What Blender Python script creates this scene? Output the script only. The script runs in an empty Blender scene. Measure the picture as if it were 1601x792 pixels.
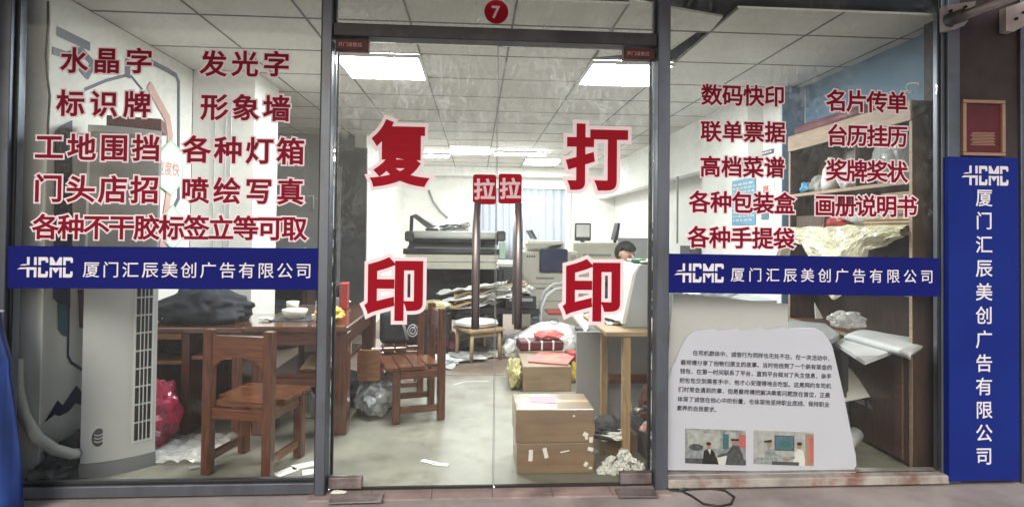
import bpy, bmesh, math, random
from mathutils import Vector, Matrix, noise
from math import radians, pi, sin, cos, atan2
random.seed(7)
S = bpy.context.scene
C = S.collection
# ------------------------------------------------------------------ camera
CF, YAW, PIT, ROL, CY0 = 892.0, 0.06332, 0.01694, 0.01136, 349.9
CAM = Vector((0.0, -2.929, 1.2905))
_f = Vector((sin(YAW)*cos(PIT), cos(YAW)*cos(PIT), sin(PIT)))
_r0 = Vector((cos(YAW), -sin(YAW), 0)); _u0 = _r0.cross(_f)
_r = _r0*cos(ROL) + _u0*sin(ROL); _u = -_r0*sin(ROL) + _u0*cos(ROL)
cam = bpy.data.cameras.new('camera'); co = bpy.data.objects.new('camera', cam); C.objects.link(co)
cam.sensor_width = 36; cam.lens = CF/1601*36; cam.shift_y = -(396-CY0)/1601; cam.clip_start = .05; cam.clip_end = 500
m = Matrix((_r, _u, -_f)).transposed().to_4x4(); m.translation = CAM; co.matrix_world = m
S.camera = co
# ------------------------------------------------------------------ light
W = bpy.data.worlds.new('World'); S.world = W; W.use_nodes = True
nt = W.node_tree; bg = nt.nodes['Background']
sky = nt.nodes.new('ShaderNodeTexSky'); sky.sky_type = 'NISHITA'; sky.sun_disc = False
sky.sun_elevation = radians(38); sky.sun_rotation = radians(200); sky.dust_density = 4; sky.air_density = 1.4
nt.links.new(sky.outputs[0], bg.inputs[0]); bg.inputs[1].default_value = .095
sl = bpy.data.lights.new('sun', 'SUN'); sl.energy = .85; sl.angle = radians(25); sl.color = (1, .96, .9)
so = bpy.data.objects.new('sun', sl); C.objects.link(so)
so.rotation_euler = (radians(52), 0, radians(-20))
S.view_settings.view_transform = 'Standard'; S.view_settings.look = 'None'
S.view_settings.exposure = 0.6; S.view_settings.gamma = 1
PANEL = 50.0
S.render.engine = 'CYCLES'
S.cycles.use_denoising = True; S.cycles.denoising_prefilter = 'ACCURATE'; S.cycles.denoising_quality = 'HIGH'; S.cycles.adaptive_threshold = .005; S.cycles.max_bounces = 8; S.cycles.transparent_max_bounces = 16
S.cycles.caustics_reflective = False; S.cycles.caustics_refractive = False
S.cycles.sample_clamp_indirect = 6

# ------------------------------------------------------------------ pixel helpers (full size photo pixels -> real points)
def ray(x, y): return _f + _r*((x-800.5)/CF) - _u*((y-CY0)/CF)
def P(x, y, Y=0.0):
    d = ray(x, y); return CAM + d*((Y-CAM.y)/d.y)
def F(x, y, Z=0.0):
    d = ray(x, y); return CAM + d*((Z-CAM.z)/d.z)
def PX(x, y, X):
    d = ray(x, y); return CAM + d*((X-CAM.x)/d.x)

# ------------------------------------------------------------------ materials
MT = {}
def mk(name, col, rough=.5, metal=0., var=.12, scale=6., bump=0., bscale=60., stretch=(1, 1, 1), spec=.5, coat=0., detail=5., stain=None, stain_amt=.0, stain_scale=2., alpha=1., trans=0.):
    mm = bpy.data.materials.new(name); mm.use_nodes = True; t = mm.node_tree; b = t.nodes['Principled BSDF']
    tc = t.nodes.new('ShaderNodeTexCoord'); mp = t.nodes.new('ShaderNodeMapping'); mp.inputs['Scale'].default_value = stretch
    t.links.new(tc.outputs['Object'], mp.inputs[0])
    n = t.nodes.new('ShaderNodeTexNoise'); n.inputs['Scale'].default_value = scale; n.inputs['Detail'].default_value = detail
    t.links.new(mp.outputs[0], n.inputs['Vector'])
    r = t.nodes.new('ShaderNodeValToRGB'); e = r.color_ramp.elements
    e[0].position = .3; e[1].position = .7
    e[0].color = [max(0, c*(1-var)) for c in col]+[1]; e[1].color = [min(1, c*(1+var)) for c in col]+[1]
    t.links.new(n.outputs[0], r.inputs[0]); out = r.outputs[0]
    if stain:
        n2 = t.nodes.new('ShaderNodeTexNoise'); n2.inputs['Scale'].default_value = stain_scale; n2.inputs['Detail'].default_value = 8; n2.inputs['Roughness'].default_value = .65
        t.links.new(tc.outputs['Object'], n2.inputs['Vector'])
        r2 = t.nodes.new('ShaderNodeValToRGB'); r2.color_ramp.elements[0].position = .5; r2.color_ramp.elements[1].position = .72
        r2.color_ramp.elements[0].color = (0, 0, 0, 1); r2.color_ramp.elements[1].color = (stain_amt,)*3+(1,)
        t.links.new(n2.outputs[0], r2.inputs[0])
        mx = t.nodes.new('ShaderNodeMix'); mx.data_type = 'RGBA'
        t.links.new(r2.outputs[0], mx.inputs[0]); t.links.new(out, mx.inputs[6]); mx.inputs[7].default_value = list(stain)+[1]; out = mx.outputs[2]
    t.links.new(out, b.inputs['Base Color'])
    b.inputs['Roughness'].default_value = rough; b.inputs['Metallic'].default_value = metal
    b.inputs['Specular IOR Level'].default_value = spec; b.inputs['Coat Weight'].default_value = coat; b.inputs['Coat Roughness'].default_value = .12
    b.inputs['Alpha'].default_value = alpha; b.inputs['Transmission Weight'].default_value = trans
    if bump:
        n3 = t.nodes.new('ShaderNodeTexNoise'); n3.inputs['Scale'].default_value = bscale; n3.inputs['Detail'].default_value = 4
        t.links.new(mp.outputs[0], n3.inputs['Vector'])
        bp = t.nodes.new('ShaderNodeBump'); bp.inputs['Strength'].default_value = bump; bp.inputs['Distance'].default_value = .01
        t.links.new(n3.outputs[0], bp.inputs['Height']); t.links.new(bp.outputs[0], b.inputs['Normal'])
    MT[name] = mm; return mm
def glassmat(name, dirt=.05, streak=.16, tint=(.97, .985, .98), z0=1.3, z1=2.3, ior=1.22, seed=0.):
    mm = bpy.data.materials.new(name); mm.use_nodes = True; t = mm.node_tree; t.nodes.clear(); N = t.nodes.new; L = t.links.new
    o = N('ShaderNodeOutputMaterial'); tr = N('ShaderNodeBsdfTransparent'); tr.inputs[0].default_value = (*tint, 1)
    gl = N('ShaderNodeBsdfGlossy'); gl.inputs['Roughness'].default_value = .015
    fr = N('ShaderNodeFresnel'); fr.inputs[0].default_value = ior
    m1 = N('ShaderNodeMixShader'); L(fr.outputs[0], m1.inputs[0]); L(tr.outputs[0], m1.inputs[1]); L(gl.outputs[0], m1.inputs[2])
    df = N('ShaderNodeBsdfDiffuse'); df.inputs[0].default_value = (.8, .82, .84, 1); tl = N('ShaderNodeBsdfTranslucent'); tl.inputs[0].default_value = (.8, .82, .84, 1)
    m2 = N('ShaderNodeMixShader'); m2.inputs[0].default_value = .6; L(df.outputs[0], m2.inputs[1]); L(tl.outputs[0], m2.inputs[2])
    tc = N('ShaderNodeTexCoord')
    mp = N('ShaderNodeMapping'); mp.inputs['Scale'].default_value = (6, 1, 4.2); mp.inputs['Location'].default_value = (seed, 0, 0); mp.inputs['Rotation'].default_value = (0, .7, 0); L(tc.outputs['Object'], mp.inputs[0])
    n = N('ShaderNodeTexNoise'); n.inputs['Scale'].default_value = 3.2; n.inputs['Detail'].default_value = 13; n.inputs['Roughness'].default_value = .78; n.inputs['Distortion'].default_value = 1.6; L(mp.outputs[0], n.inputs['Vector'])
    r = N('ShaderNodeMapRange'); r.inputs[1].default_value = .46; r.inputs[2].default_value = .74; r.inputs[3].default_value = 0; r.inputs[4].default_value = streak; L(n.outputs[0], r.inputs[0])
    n2 = N('ShaderNodeTexNoise'); n2.inputs['Scale'].default_value = 1.7; n2.inputs['Detail'].default_value = 3; L(tc.outputs['Object'], n2.inputs['Vector'])
    r2 = N('ShaderNodeMapRange'); r2.inputs[1].default_value = .32; r2.inputs[2].default_value = .66; L(n2.outputs[0], r2.inputs[0])
    sx = N('ShaderNodeSeparateXYZ'); L(tc.outputs['Object'], sx.inputs[0])
    r3 = N('ShaderNodeMapRange'); r3.inputs[1].default_value = z0; r3.inputs[2].default_value = z1; r3.inputs[3].default_value = .12; r3.inputs[4].default_value = 1; L(sx.outputs[2], r3.inputs[0])
    a = N('ShaderNodeMath'); a.operation = 'MULTIPLY'; L(r.outputs[0], a.inputs[0]); L(r2.outputs[0], a.inputs[1])
    b = N('ShaderNodeMath'); b.operation = 'MULTIPLY_ADD'; L(a.outputs[0], b.inputs[0]); L(r3.outputs[0], b.inputs[1]); b.inputs[2].default_value = dirt
    m3 = N('ShaderNodeMixShader'); L(b.outputs[0], m3.inputs[0]); L(m1.outputs[0], m3.inputs[1]); L(m2.outputs[0], m3.inputs[2])
    L(m3.outputs[0], o.inputs[0]); MT[name] = mm; return mm
def emit(name, col, st):
    mm = bpy.data.materials.new(name); mm.use_nodes = True; b = mm.node_tree.nodes['Principled BSDF']
    b.inputs['Base Color'].default_value = (.8, .8, .8, 1); b.inputs['Emission Color'].default_value = (*col, 1); b.inputs['Emission Strength'].default_value = st
    MT[name] = mm; return mm
def wood(name, c, stretch, rough=.28, coat=.4, var=.45):
    return mk(name, c, rough, var=var, scale=5, stretch=stretch, bump=.08, bscale=22, coat=coat, detail=8)

wood('wood_x', (.13, .042, .017), (1.5, 14, 14), rough=.22); wood('wood_y', (.13, .042, .017), (14, 1.5, 14), rough=.22); wood('wood_z', (.11, .036, .016), (14, 14, 1.5), rough=.22)
wood('table_wood', (.12, .045, .025), (1.2, 12, 12), rough=.10, coat=1.0, var=.35)
wood('orange_wood', (.30, .125, .045), (2, 10, 10), rough=.35)
wood('pale_wood', (.34, .235, .13), (10, 10, 1.4), rough=.5, coat=0, var=.22); wood('pale_wood_x', (.38, .27, .155), (1.4, 10, 10), rough=.5, coat=0, var=.22)
wood('shelf_wood', (.10, .05, .034), (10, 1.4, 10), rough=.45, coat=.1, var=.3); wood('shelf_edge', (.33, .24, .175), (10, 1.4, 10), rough=.5, coat=0, var=.22)
wood('cabinet_wood', (.060, .030, .022), (10, 10, 1.4), rough=.4, coat=.2, var=.3)
mk('alu', (.15, .172, .215), .42, .75, var=.14, scale=3, stretch=(4, 4, .6), bump=.03, stain=(.10, .10, .11), stain_amt=.5, stain_scale=5)
mk('alu_dark', (.045, .047, .055), .4, .5, var=.2, scale=4, stain=(.13, .13, .14), stain_amt=.4, stain_scale=7)
mk('rubber', (.018, .018, .02), .6)
mk('steel', (.34, .31, .315), .42, 1., var=.5, scale=3, stretch=(45, 45, .25))  # brushed grain whose tone streaks also stand in for stretched reflections
mk('patch_metal', (.30, .27, .28), .4, .7, var=.2, scale=12, stain=(.10, .07, .06), stain_amt=.7, stain_scale=9)
mk('patch_red', (.085, .03, .03), .5, .3, var=.3, scale=14)
mk('rust_ledge', (.34, .32, .30), .75, var=.3, scale=9, stain=(.17, .055, .03), stain_amt=.9, stain_scale=6, bump=.3)
mk('concrete', (.36, .325, .32), .85, var=.22, scale=3, bump=.35, bscale=45, stain=(.20, .175, .17), stain_amt=.7, stain_scale=2.4)
mk('tile_pink', (.34, .265, .25), .7, var=.25, scale=6, bump=.2, stain=(.17, .13, .12), stain_amt=.8, stain_scale=4)
mk('floor', (.245, .24, .20), .38, var=.22, scale=3.5, detail=12, bump=.05, bscale=20, stain=(.12, .11, .09), stain_amt=.85, stain_scale=4.2, spec=.3)
mk('floor_brown', (.235, .18, .145), .45, var=.2, scale=4, stain=(.13, .105, .085), stain_amt=.8, stain_scale=3, spec=.3)
mk('wall_white', (.83, .835, .81), .7, var=.04, scale=2, stain=(.55, .55, .51), stain_amt=.5, stain_scale=1.6)
mk('wall_grey', (.36, .38, .40), .7, var=.08, scale=2)
mk('wall_blue', (.15, .26, .38), .6, var=.1, scale=2)
mk('wall_brown', (.046, .036, .039), .7, var=.2, scale=10, bump=.1)
mk('dark_wall', (.05, .052, .056), .7, var=.25, scale=4)
mk('ceiling_tile', (.68, .68, .645), .85, var=.05, scale=3, bump=.12, bscale=140, stain=(.55, .545, .51), stain_amt=.6, stain_scale=2)
mk('tbar', (.16, .16, .155), .6, var=.1)
mk('void', (.05, .05, .052), .9, var=.3)
mk('vinyl_blue', (.009, .013, .140), .75, spec=.08, var=.07, scale=2, bump=.02, bscale=8)
mk('vinyl_white', (.72, .71, .80), .5, var=.03)
mk('board_blue', (.012, .026, .20), .75, spec=.08, var=.08, scale=2)
mk('letter_red', (.20, .002, .022), .6, spec=.15, var=.08); mk('letter_bright', (.29, .002, .014), .6, spec=.15, var=.06)
mk('letter_pale', (.82, .70, .76), .6, spec=.2, var=.06)
mk('plate_text', (.62, .45, .50), .5, var=.05)
mk('ac_white', (.54, .555, .57), .38, var=.04, scale=2); mk('ac_upper', (.26, .27, .265), .45, var=.06); mk('ac_grey', (.19, .20, .215), .5, var=.06); mk('black', (.012, .012, .014), .5); mk('black_gloss', (.014, .014, .017), .2)
mk('dark_grey', (.06, .062, .068), .5, var=.2); mk('mid_grey', (.25, .26, .275), .5, var=.1); mk('light_grey', (.52, .54, .55), .5, var=.06)
mk('panel_grey', (.30, .31, .335), .55, var=.07, scale=3); mk('machine_grey', (.40, .425, .445), .4, var=.05)
mk('cream', (.62, .60, .52), .45, var=.06); mk('white', (.78, .78, .76), .5, var=.05); mk('paper', (.80, .80, .78), .7, var=.06, scale=5)
mk('poster_white', (.66, .67, .80), .6, var=.03, scale=2); mk('poster_ink', (.03, .03, .05), .6)
mk('grey_board', (.56, .555, .56), .6, var=.05, scale=3)
mk('carton', (.24, .165, .105), .42, var=.2, scale=4, stretch=(1, 1, 3), bump=.55, bscale=7, coat=.35, stain=(.25, .165, .10), stain_amt=.5, stain_scale=5)
mk('tape_dark', (.25, .165, .10), .22, var=.12, bump=.5, bscale=14, coat=.6); mk('tape', (.52, .40, .26), .18, var=.1, coat=.6)
mk('clear_film', (.75, .77, .76), .12, var=.06, bump=.5, bscale=30, alpha=.42, coat=.6)
mk('grey_film', (.33, .35, .37), .2, var=.25, scale=14, bump=.5, bscale=20, coat=.6); mk('cream_film', (.66, .63, .47), .22, var=.12, bump=.4, bscale=18, coat=.7, alpha=.93)
mk('bag_white', (.74, .74, .76), .3, var=.06, bump=.3, bscale=12, coat=.3)
mk('red', (.34, .03, .03), .45, var=.2); mk('maroon', (.10, .012, .02), .5, var=.2); mk('dull_red', (.17, .045, .06), .5, var=.2); mk('pink', (.52, .30, .38), .6, var=.1); mk('red_pink', (.32, .02, .06), .3, var=.35, scale=9, bump=.4, bscale=25, coat=.5)
mk('red_soft', (.55, .14, .13), .5, var=.15); mk('yellow', (.62, .44, .06), .4, var=.2, bump=.2); mk('pale_yellow', (.50, .45, .22), .4, var=.15, bump=.3, bscale=20, coat=.4)
mk('green', (.03, .22, .10), .35); mk('teal', (.05, .16, .18), .5); mk('navy', (.016, .022, .085), .5, var=.1); mk('slate', (.085, .105, .16), .5, var=.08); mk('pale_red', (.60, .37, .35), .55, var=.08); mk('pale_green', (.45, .66, .50), .5)
mk('poster_blue', (.10, .32, .52), .5, var=.1); mk('gold', (.36, .23, .165), .45, .1, var=.15)
mk('jacket', (.018, .022, .03), .85, var=.35, scale=12, bump=.4, bscale=30); mk('cloth_dark', (.03, .033, .04), .85, var=.3)
mk('skin', (.42, .25, .18), .5, var=.08); mk('hair', (.012, .011, .011), .8, spec=.2, var=.3, scale=40)
mk('ceramic', (.72, .71, .66), .15, var=.04, coat=.5); mk('tarp_blue', (.01, .04, .20), .4, var=.35, scale=4, bump=.3, bscale=9, coat=.2)
mk('hose', (.34, .35, .34), .6, var=.12, bump=.3, bscale=40); mk('cable', (.018, .018, .02), .5); mk('cable_white', (.55, .56, .54), .5)
mk('curtain', (.42, .46, .55), .7, var=.12, scale=6, stretch=(8, 8, .3)); mk('awning_red', (.30, .055, .06), .7, var=.15); mk('awning_white', (.58, .54, .53), .7, var=.1)
mk('bracket', (.46, .42, .41), .55, .1, var=.2, scale=8); mk('brown_leather', (.11, .05, .03), .5, var=.3, bump=.3)
mk('photo_grey', (.30, .33, .36), .4, var=.4, scale=45); mk('photo_light', (.46, .47, .47), .4, var=.22, scale=30); mk('photo_dark', (.08, .085, .095), .4, var=.5, scale=50); mk('photo_blue', (.08, .17, .24), .4, var=.3, scale=60)
emit('panel_light', (.98, 1, .965), PANEL); emit('tube_glow', (.98, 1, .97), 75); emit('screen_glow', (.25, .36, .42), .08)
glassmat('glass_door', dirt=.012, streak=.42, z0=1.25, z1=2.2); glassmat('glass_window', dirt=.014, streak=.14, z0=1.2, z1=2.5, seed=5); glassmat('glass_right', dirt=.016, streak=.2, z0=1.0, z1=2.4, seed=9.3)

# ------------------------------------------------------------------ mesh builder
class MB:
    def __init__(s): s.v = []; s.f = []; s.m = []; s.sm = []
    def add(s, vs, fs, mi=0, smooth=False):
        k = len(s.v); s.v += [Vector(v) for v in vs]; s.f += [tuple(i+k for i in f) for f in fs]; s.m += [mi]*len(fs); s.sm += [smooth]*len(fs); return s
    def bm(s, b, mi=0, smooth=False):
        b.verts.index_update(); s.add([v.co.copy() for v in b.verts], [[v.index for v in f.verts] for f in b.faces], mi, smooth); b.free(); return s
    def box(s, c, d, rot=None, bev=.003, mi=0, seg=1):
        b = bmesh.new(); bmesh.ops.create_cube(b, size=1)
        for v in b.verts: v.co = Vector((v.co.x*d[0], v.co.y*d[1], v.co.z*d[2]))
        bev = min(bev, min(d)*.3)
        if bev > 0: bmesh.ops.bevel(b, geom=list(b.edges), offset=bev, segments=seg, affect='EDGES', profile=.5)
        M_ = Matrix.Translation(c) @ (rot.to_4x4() if rot is not None else Matrix.Identity(4))
        bmesh.ops.transform(b, matrix=M_, verts=b.verts); return s.bm(b, mi)
    def bx(s, x0, x1, y0, y1, z0, z1, mi=0, bev=.003): return s.box(((x0+x1)/2, (y0+y1)/2, (z0+z1)/2), (x1-x0, y1-y0, z1-z0), None, bev, mi)
    def prism(s, pts, off, mi=0):
        n = len(pts); off = Vector(off); a = [Vector(p) for p in pts]
        s.add(a+[p+off for p in a], [tuple(range(n)), tuple(range(2*n-1, n-1, -1))]+[(i, i+n, (i+1) % n+n, (i+1) % n) for i in range(n)], mi); return s
    def poly(s, pts, mi=0): return s.add(pts, [tuple(range(len(pts)))], mi)
    def tube(s, pts, r, n=8, mi=0, cap=True):
        pts = [Vector(p) for p in pts]; R_ = r if isinstance(r, (list, tuple)) else [r]*len(pts); vs = []; fs = []; up = None
        for i, p in enumerate(pts):
            t = (pts[min(i+1, len(pts)-1)]-pts[max(i-1, 0)]).normalized()
            if up is None: up = Vector((0, 0, 1)) if abs(t.z) < .9 else Vector((0, 1, 0))
            a = t.cross(up).normalized(); b = a.cross(t).normalized(); up = b
            vs += [p+(a*cos(2*pi*k/n)+b*sin(2*pi*k/n))*R_[i] for k in range(n)]
        for i in range(len(pts)-1):
            fs += [(i*n+k, i*n+(k+1) % n, (i+1)*n+(k+1) % n, (i+1)*n+k) for k in range(n)]
        if cap: fs += [tuple(range(n-1, -1, -1)), tuple((len(pts)-1)*n+k for k in range(n))]
        return s.add(vs, fs, mi, True)
    def lathe(s, c, prof, n=20, mi=0):
        c = Vector(c); vs = [c+Vector((r*cos(2*pi*k/n), r*sin(2*pi*k/n), z)) for r, z in prof for k in range(n)]
        fs = [(i*n+k, i*n+(k+1) % n, (i+1)*n+(k+1) % n, (i+1)*n+k) for i in range(len(prof)-1) for k in range(n)]
        return s.add(vs, fs, mi, True)
    def sheet(s, fn, nu=12, nv=12, th=.002, mi=0, smooth=True):
        g = [[Vector(fn(i/nu, j/nv)) for j in range(nv+1)] for i in range(nu+1)]
        vs = [p for r in g for p in r]; w = nv+1
        nr = []
        for i in range(nu+1):
            for j in range(nv+1):
                a = g[min(i+1, nu)][j]-g[max(i-1, 0)][j]; b = g[i][min(j+1, nv)]-g[i][max(j-1, 0)]; c = a.cross(b); nr.append(c.normalized() if c.length > 1e-9 else Vector((0, 0, 1)))
        N = len(vs); vs2 = vs+[v-n*th for v, n in zip(vs, nr)]
        fs = [(i*w+j, (i+1)*w+j, (i+1)*w+j+1, i*w+j+1) for i in range(nu) for j in range(nv)]
        fs += [tuple(N+k for k in reversed(f)) for f in fs[:nu*nv]]
        bd = [(i, 0) for i in range(nu+1)]+[(nu, j) for j in range(1, nv+1)]+[(i, nv) for i in range(nu-1, -1, -1)]+[(0, j) for j in range(nv-1, 0, -1)]
        bi = [i*w+j for i, j in bd]
        fs += [(bi[k], N+bi[k], N+bi[(k+1) % len(bi)], bi[(k+1) % len(bi)]) for k in range(len(bi))]
        return s.add(vs2, fs, mi, smooth)
    def blob(s, c, d, amp=.25, freq=3., seed=0, sub=3, mi=0, smooth=False, flat=True, rot=0):
        b = bmesh.new(); bmesh.ops.create_icosphere(b, subdivisions=sub, radius=1); c = Vector(c)
        for v in b.verts:
            p = v.co.copy(); k = 1+amp*noise.fractal(p*freq*.5+Vector((seed*7.3, seed*3.1, seed)), .9, 2.2, 4)
            p = p*k; p = Vector((p.x*d[0]/2, p.y*d[1]/2, p.z*d[2]/2))
            if flat: p.z = max(p.z, -d[2]*.42)
            p = Matrix.Rotation(rot, 3, 'Z') @ p
            v.co = c+p+Vector((0, 0, d[2]*.42 if flat else 0))
        return s.bm(b, mi, smooth)
    def build(s, name, mats, parent=None, local=False, origin=None):
        me = bpy.data.meshes.new(name); vs = s.v
        o = bpy.data.objects.new(name, me); C.objects.link(o)
        if not vs: vs = [Vector((0, 0, 0))]
        if parent is not None:
            if not local: base = WL[parent.name]; vs = [v-base for v in vs]; WL[o.name] = base
            o.parent = parent
        elif not local:
            if origin is None:
                xs = [v.x for v in vs]; ys = [v.y for v in vs]; zs = [v.z for v in vs]; origin = Vector(((min(xs)+max(xs))/2, (min(ys)+max(ys))/2, min(zs)))
            vs = [v-origin for v in vs]; o.location = origin; WL[o.name] = origin
        me.from_pydata([tuple(v) for v in vs], [], s.f)
        for n in (mats if isinstance(mats, (list, tuple)) else [mats]): me.materials.append(MT[n])
        me.polygons.foreach_set('material_index', s.m); me.polygons.foreach_set('use_smooth', s.sm)
        me.validate(); me.update(); return o
WL = {}
def tag(o, label, cat, group=None, kind=None):
    o['label'] = label; o['category'] = cat
    if group: o['group'] = group
    if kind: o['kind'] = kind
    return o
def thing(name, label, cat, loc=(0, 0, 0), group=None, rz=0):
    o = bpy.data.objects.new(name, None); C.objects.link(o); o.location = loc; o.rotation_euler = (0, 0, rz); o.empty_display_size = .1
    WL[o.name] = Vector(loc); return tag(o, label, cat, group)
def struct(name, mb, mats, label=None):
    o = mb.build(name, mats, origin=Vector((0, 0, 0))); o['kind'] = 'structure'
    if label: o['label'] = label
    return o
def dup(root, loc, rz, label, group=None):
    r = root.copy(); C.objects.link(r); r.location = loc; r.rotation_euler = (0, 0, rz); r['label'] = label
    if group: r['group'] = group
    for ch in root.children:
        c = ch.copy(); C.objects.link(c); c.parent = r
        for g in ch.children:
            d = g.copy(); C.objects.link(d); d.parent = c
    return r
def RZ(a): return Matrix.Rotation(a, 3, 'Z')
def RXYZ(x, y, z): return Matrix.Rotation(z, 3, 'Z') @ Matrix.Rotation(y, 3, 'Y') @ Matrix.Rotation(x, 3, 'X')

# ------------------------------------------------------------------ lettering
_cu = bpy.data.curves.new('lettering', 'FONT'); _to = bpy.data.objects.new('lettering', _cu); C.objects.link(_to)
_gc = {}
def glyph(ch, bev=0., res=1, reso=3):
    k = (ch, bev, res, reso)
    if k not in _gc:
        _cu.body = ch; _cu.bevel_depth = bev; _cu.bevel_resolution = res; _cu.resolution_u = reso
        dg = bpy.context.evaluated_depsgraph_get(); dg.update()
        ob = _to.evaluated_get(dg); me = ob.to_mesh()
        _gc[k] = ([v.co.copy() for v in me.vertices], [tuple(p.vertices) for p in me.polygons]); ob.to_mesh_clear()
    return _gc[k]
def put(mb, ch, c, right, up, em, bev=0., off=.0015, th=.0005, mi=0, sx=1., reso=3, cx=.5, cy=.375, res=1):
    vs, fs = glyph(ch, bev, res, reso); n = Vector(right).cross(up).normalized()
    c = Vector(c); right = Vector(right); up = Vector(up)
    mb.add([c+right*((v.x-cx)*em*sx)+up*((v.y-cy)*em)+n*(off+(v.z/bev*th if bev else 0)) for v in vs], fs, mi)
XR, ZU = Vector((1, 0, 0)), Vector((0, 0, 1))

# ------------------------------------------------------------------ setting
ZC = 2.525
g = MB(); g.sheet(lambda u, v: (-60+120*u, -80+80*v, -.012), 2, 2, .05, smooth=False); struct('pavement', g, 'concrete')
# joints in the pavement strip
g = MB()
x = -.80
while x < .98:
    w = .3; g.bx(x, x+w-.0025, -.105, -.002, -.05, -.004, 0, .001); x += w
struct('threshold_tiles', g, 'tile_pink')
g = MB(); g.bx(-4.2, 3.4, 0.0, 8.2, -.12, 0, bev=0); struct('floor', g, 'floor')
g = MB(); g.bx(-4.2, 3.0, 2.28, 7.99, -.01, .004, bev=0); struct('back_floor', g, 'floor_brown')
tiles = MB(); bars = MB(); X0, Y0 = -1.5974, .4271
holes = {(4, -1), (4, 0)}
for i in range(-5, 9):
    for j in range(-1, 13):
        a, b = X0+.6*i, Y0+.6*j
        y0, y1 = max(b, .06), b+.6
        if (i, j) in holes: continue
        tiles.add([(a, y0, ZC), (a+.6, y0, ZC), (a+.6, y1, ZC), (a, y1, ZC), (a, y0, ZC+.012), (a+.6, y0, ZC+.012), (a+.6, y1, ZC+.012), (a, y1, ZC+.012)],
                  [(0, 3, 2, 1), (4, 5, 6, 7), (0, 1, 5, 4), (1, 2, 6, 5), (2, 3, 7, 6), (3, 0, 4, 7)])
_a = X0+2.4
tiles.prism([Vector((p[0], p[1], ZC)) for p in ((_a, .06), F(985, 0, ZC)[:2], F(1045, 12, ZC)[:2], F(1130, 27, ZC)[:2], (_a+.6, Y0-.004), (_a, Y0-.004))], (0, 0, .012))
for i in range(-5, 10): bars.bx(X0+.6*i-.006, X0+.6*i+.006, .06, 8.0, ZC-.004, ZC+.006, bev=0)
for j in range(0, 13): bars.bx(-4.1, 3.3, Y0+.6*j-.006, Y0+.6*j+.006, ZC-.0035, ZC+.004, bev=0)
ce = struct('ceiling', tiles, 'ceiling_tile'); b_ = bars.build('ceiling_grid', 'tbar', ce, local=True)
g = MB(); g.bx(-4.3, 3.5, -.02, 8.2, 3.0, 3.1, bev=0); struct('slab', g, 'void')
g = MB(); a = X0+.6*4
g.prism([(a+.02, Y0+.03, ZC+.006), (a+.565, Y0+.02, ZC+.03), (a+.565, Y0+.57, ZC+.075), (a+.02, Y0+.585, ZC+.006)], (0, 0, .012))
tag(g.build('loose_ceiling_tile', 'ceiling_tile'), 'loose ceiling tile pushed up crooked beside a dark gap in the ceiling', 'ceiling tile')
def wall(name, x0, x1, y0, y1, z0, z1, m): 
    g = MB(); g.bx(x0, x1, y0, y1, z0, z1, bev=0); return struct(name, g, m)
wall('back_wall', -1.5, 3.4, 8.0, 8.1, 0, 3, 'wall_white')
wall('left_side_wall', -1.55, -1.4, 4.42, 8.0, 0, 3, 'wall_white')
wall('cross_wall', -4.2, -1.80, 4.42, 4.52, 0, 3, 'wall_grey')
wall('far_left_wall', -4.3, -4.2, 0.0, 4.52, 0, 3, 'wall_grey')
wall('left_front_wall', -4.2, -2.42, .0, .12, 0, 3, 'wall_grey')
wall('right_wall', 2.69, 2.85, 1.58, 8.0, 0, 3, 'wall_white')
wall('right_front_wall', 2.69, 2.85, .06, 1.578, 0, 3, 'wall_blue')
wall('right_pier', 2.50, 2.688, 1.60, 3.25, 0, 2.524, 'wall_white')
wall('right_pier_face', 2.502, 2.688, 1.588, 1.598, 0, 2.52, 'wall_blue')
wall('right_beam', 2.36, 2.499, 1.9, 8.0, 1.98, 2.524, 'wall_white'); 
wall('back_beam', -1.4, 2.36, 7.7, 8.0, 2.36, 2.524, 'wall_white')
wall('lintel', -4.3, 6.0, -.10, .055, 2.64, 3.4, 'dark_wall')
wall('outer_left_wall', -6, -2.33, -.16, .0, -.03, 3.4, 'dark_wall')
# left pier
g = MB(); g.bx(-2.19, -1.72, 1.60, 2.12, 0, 2.524, bev=.004); pl_ = struct('left_pier', g, 'wall_white')
g = MB()
for xx in (-2.02, -1.94, -1.90): g.bx(xx-.006, xx+.006, 1.593, 1.602, 0, 2.3, bev=.001)
g.build('pier_trim', 'light_grey', pl_)

# dark full height door panel
t = thing('dark_wardrobe', 'tall dark grey wood panel standing behind the tea table', 'panel', (-1.6, 4.4, 0))
a, b = P(525, 300, 4.35), P(573, 300, 4.35)
g = MB(); g.bx(a.x, b.x, 4.35, 4.412, 0, 2.35, bev=.005); g.build('leaf', 'dark_grey', t)
g = MB(); g.bx(a.x+.03, a.x+.07, 4.335, 4.349, .3, 2.1); g.build('edge_strip', 'mid_grey', t)

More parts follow.
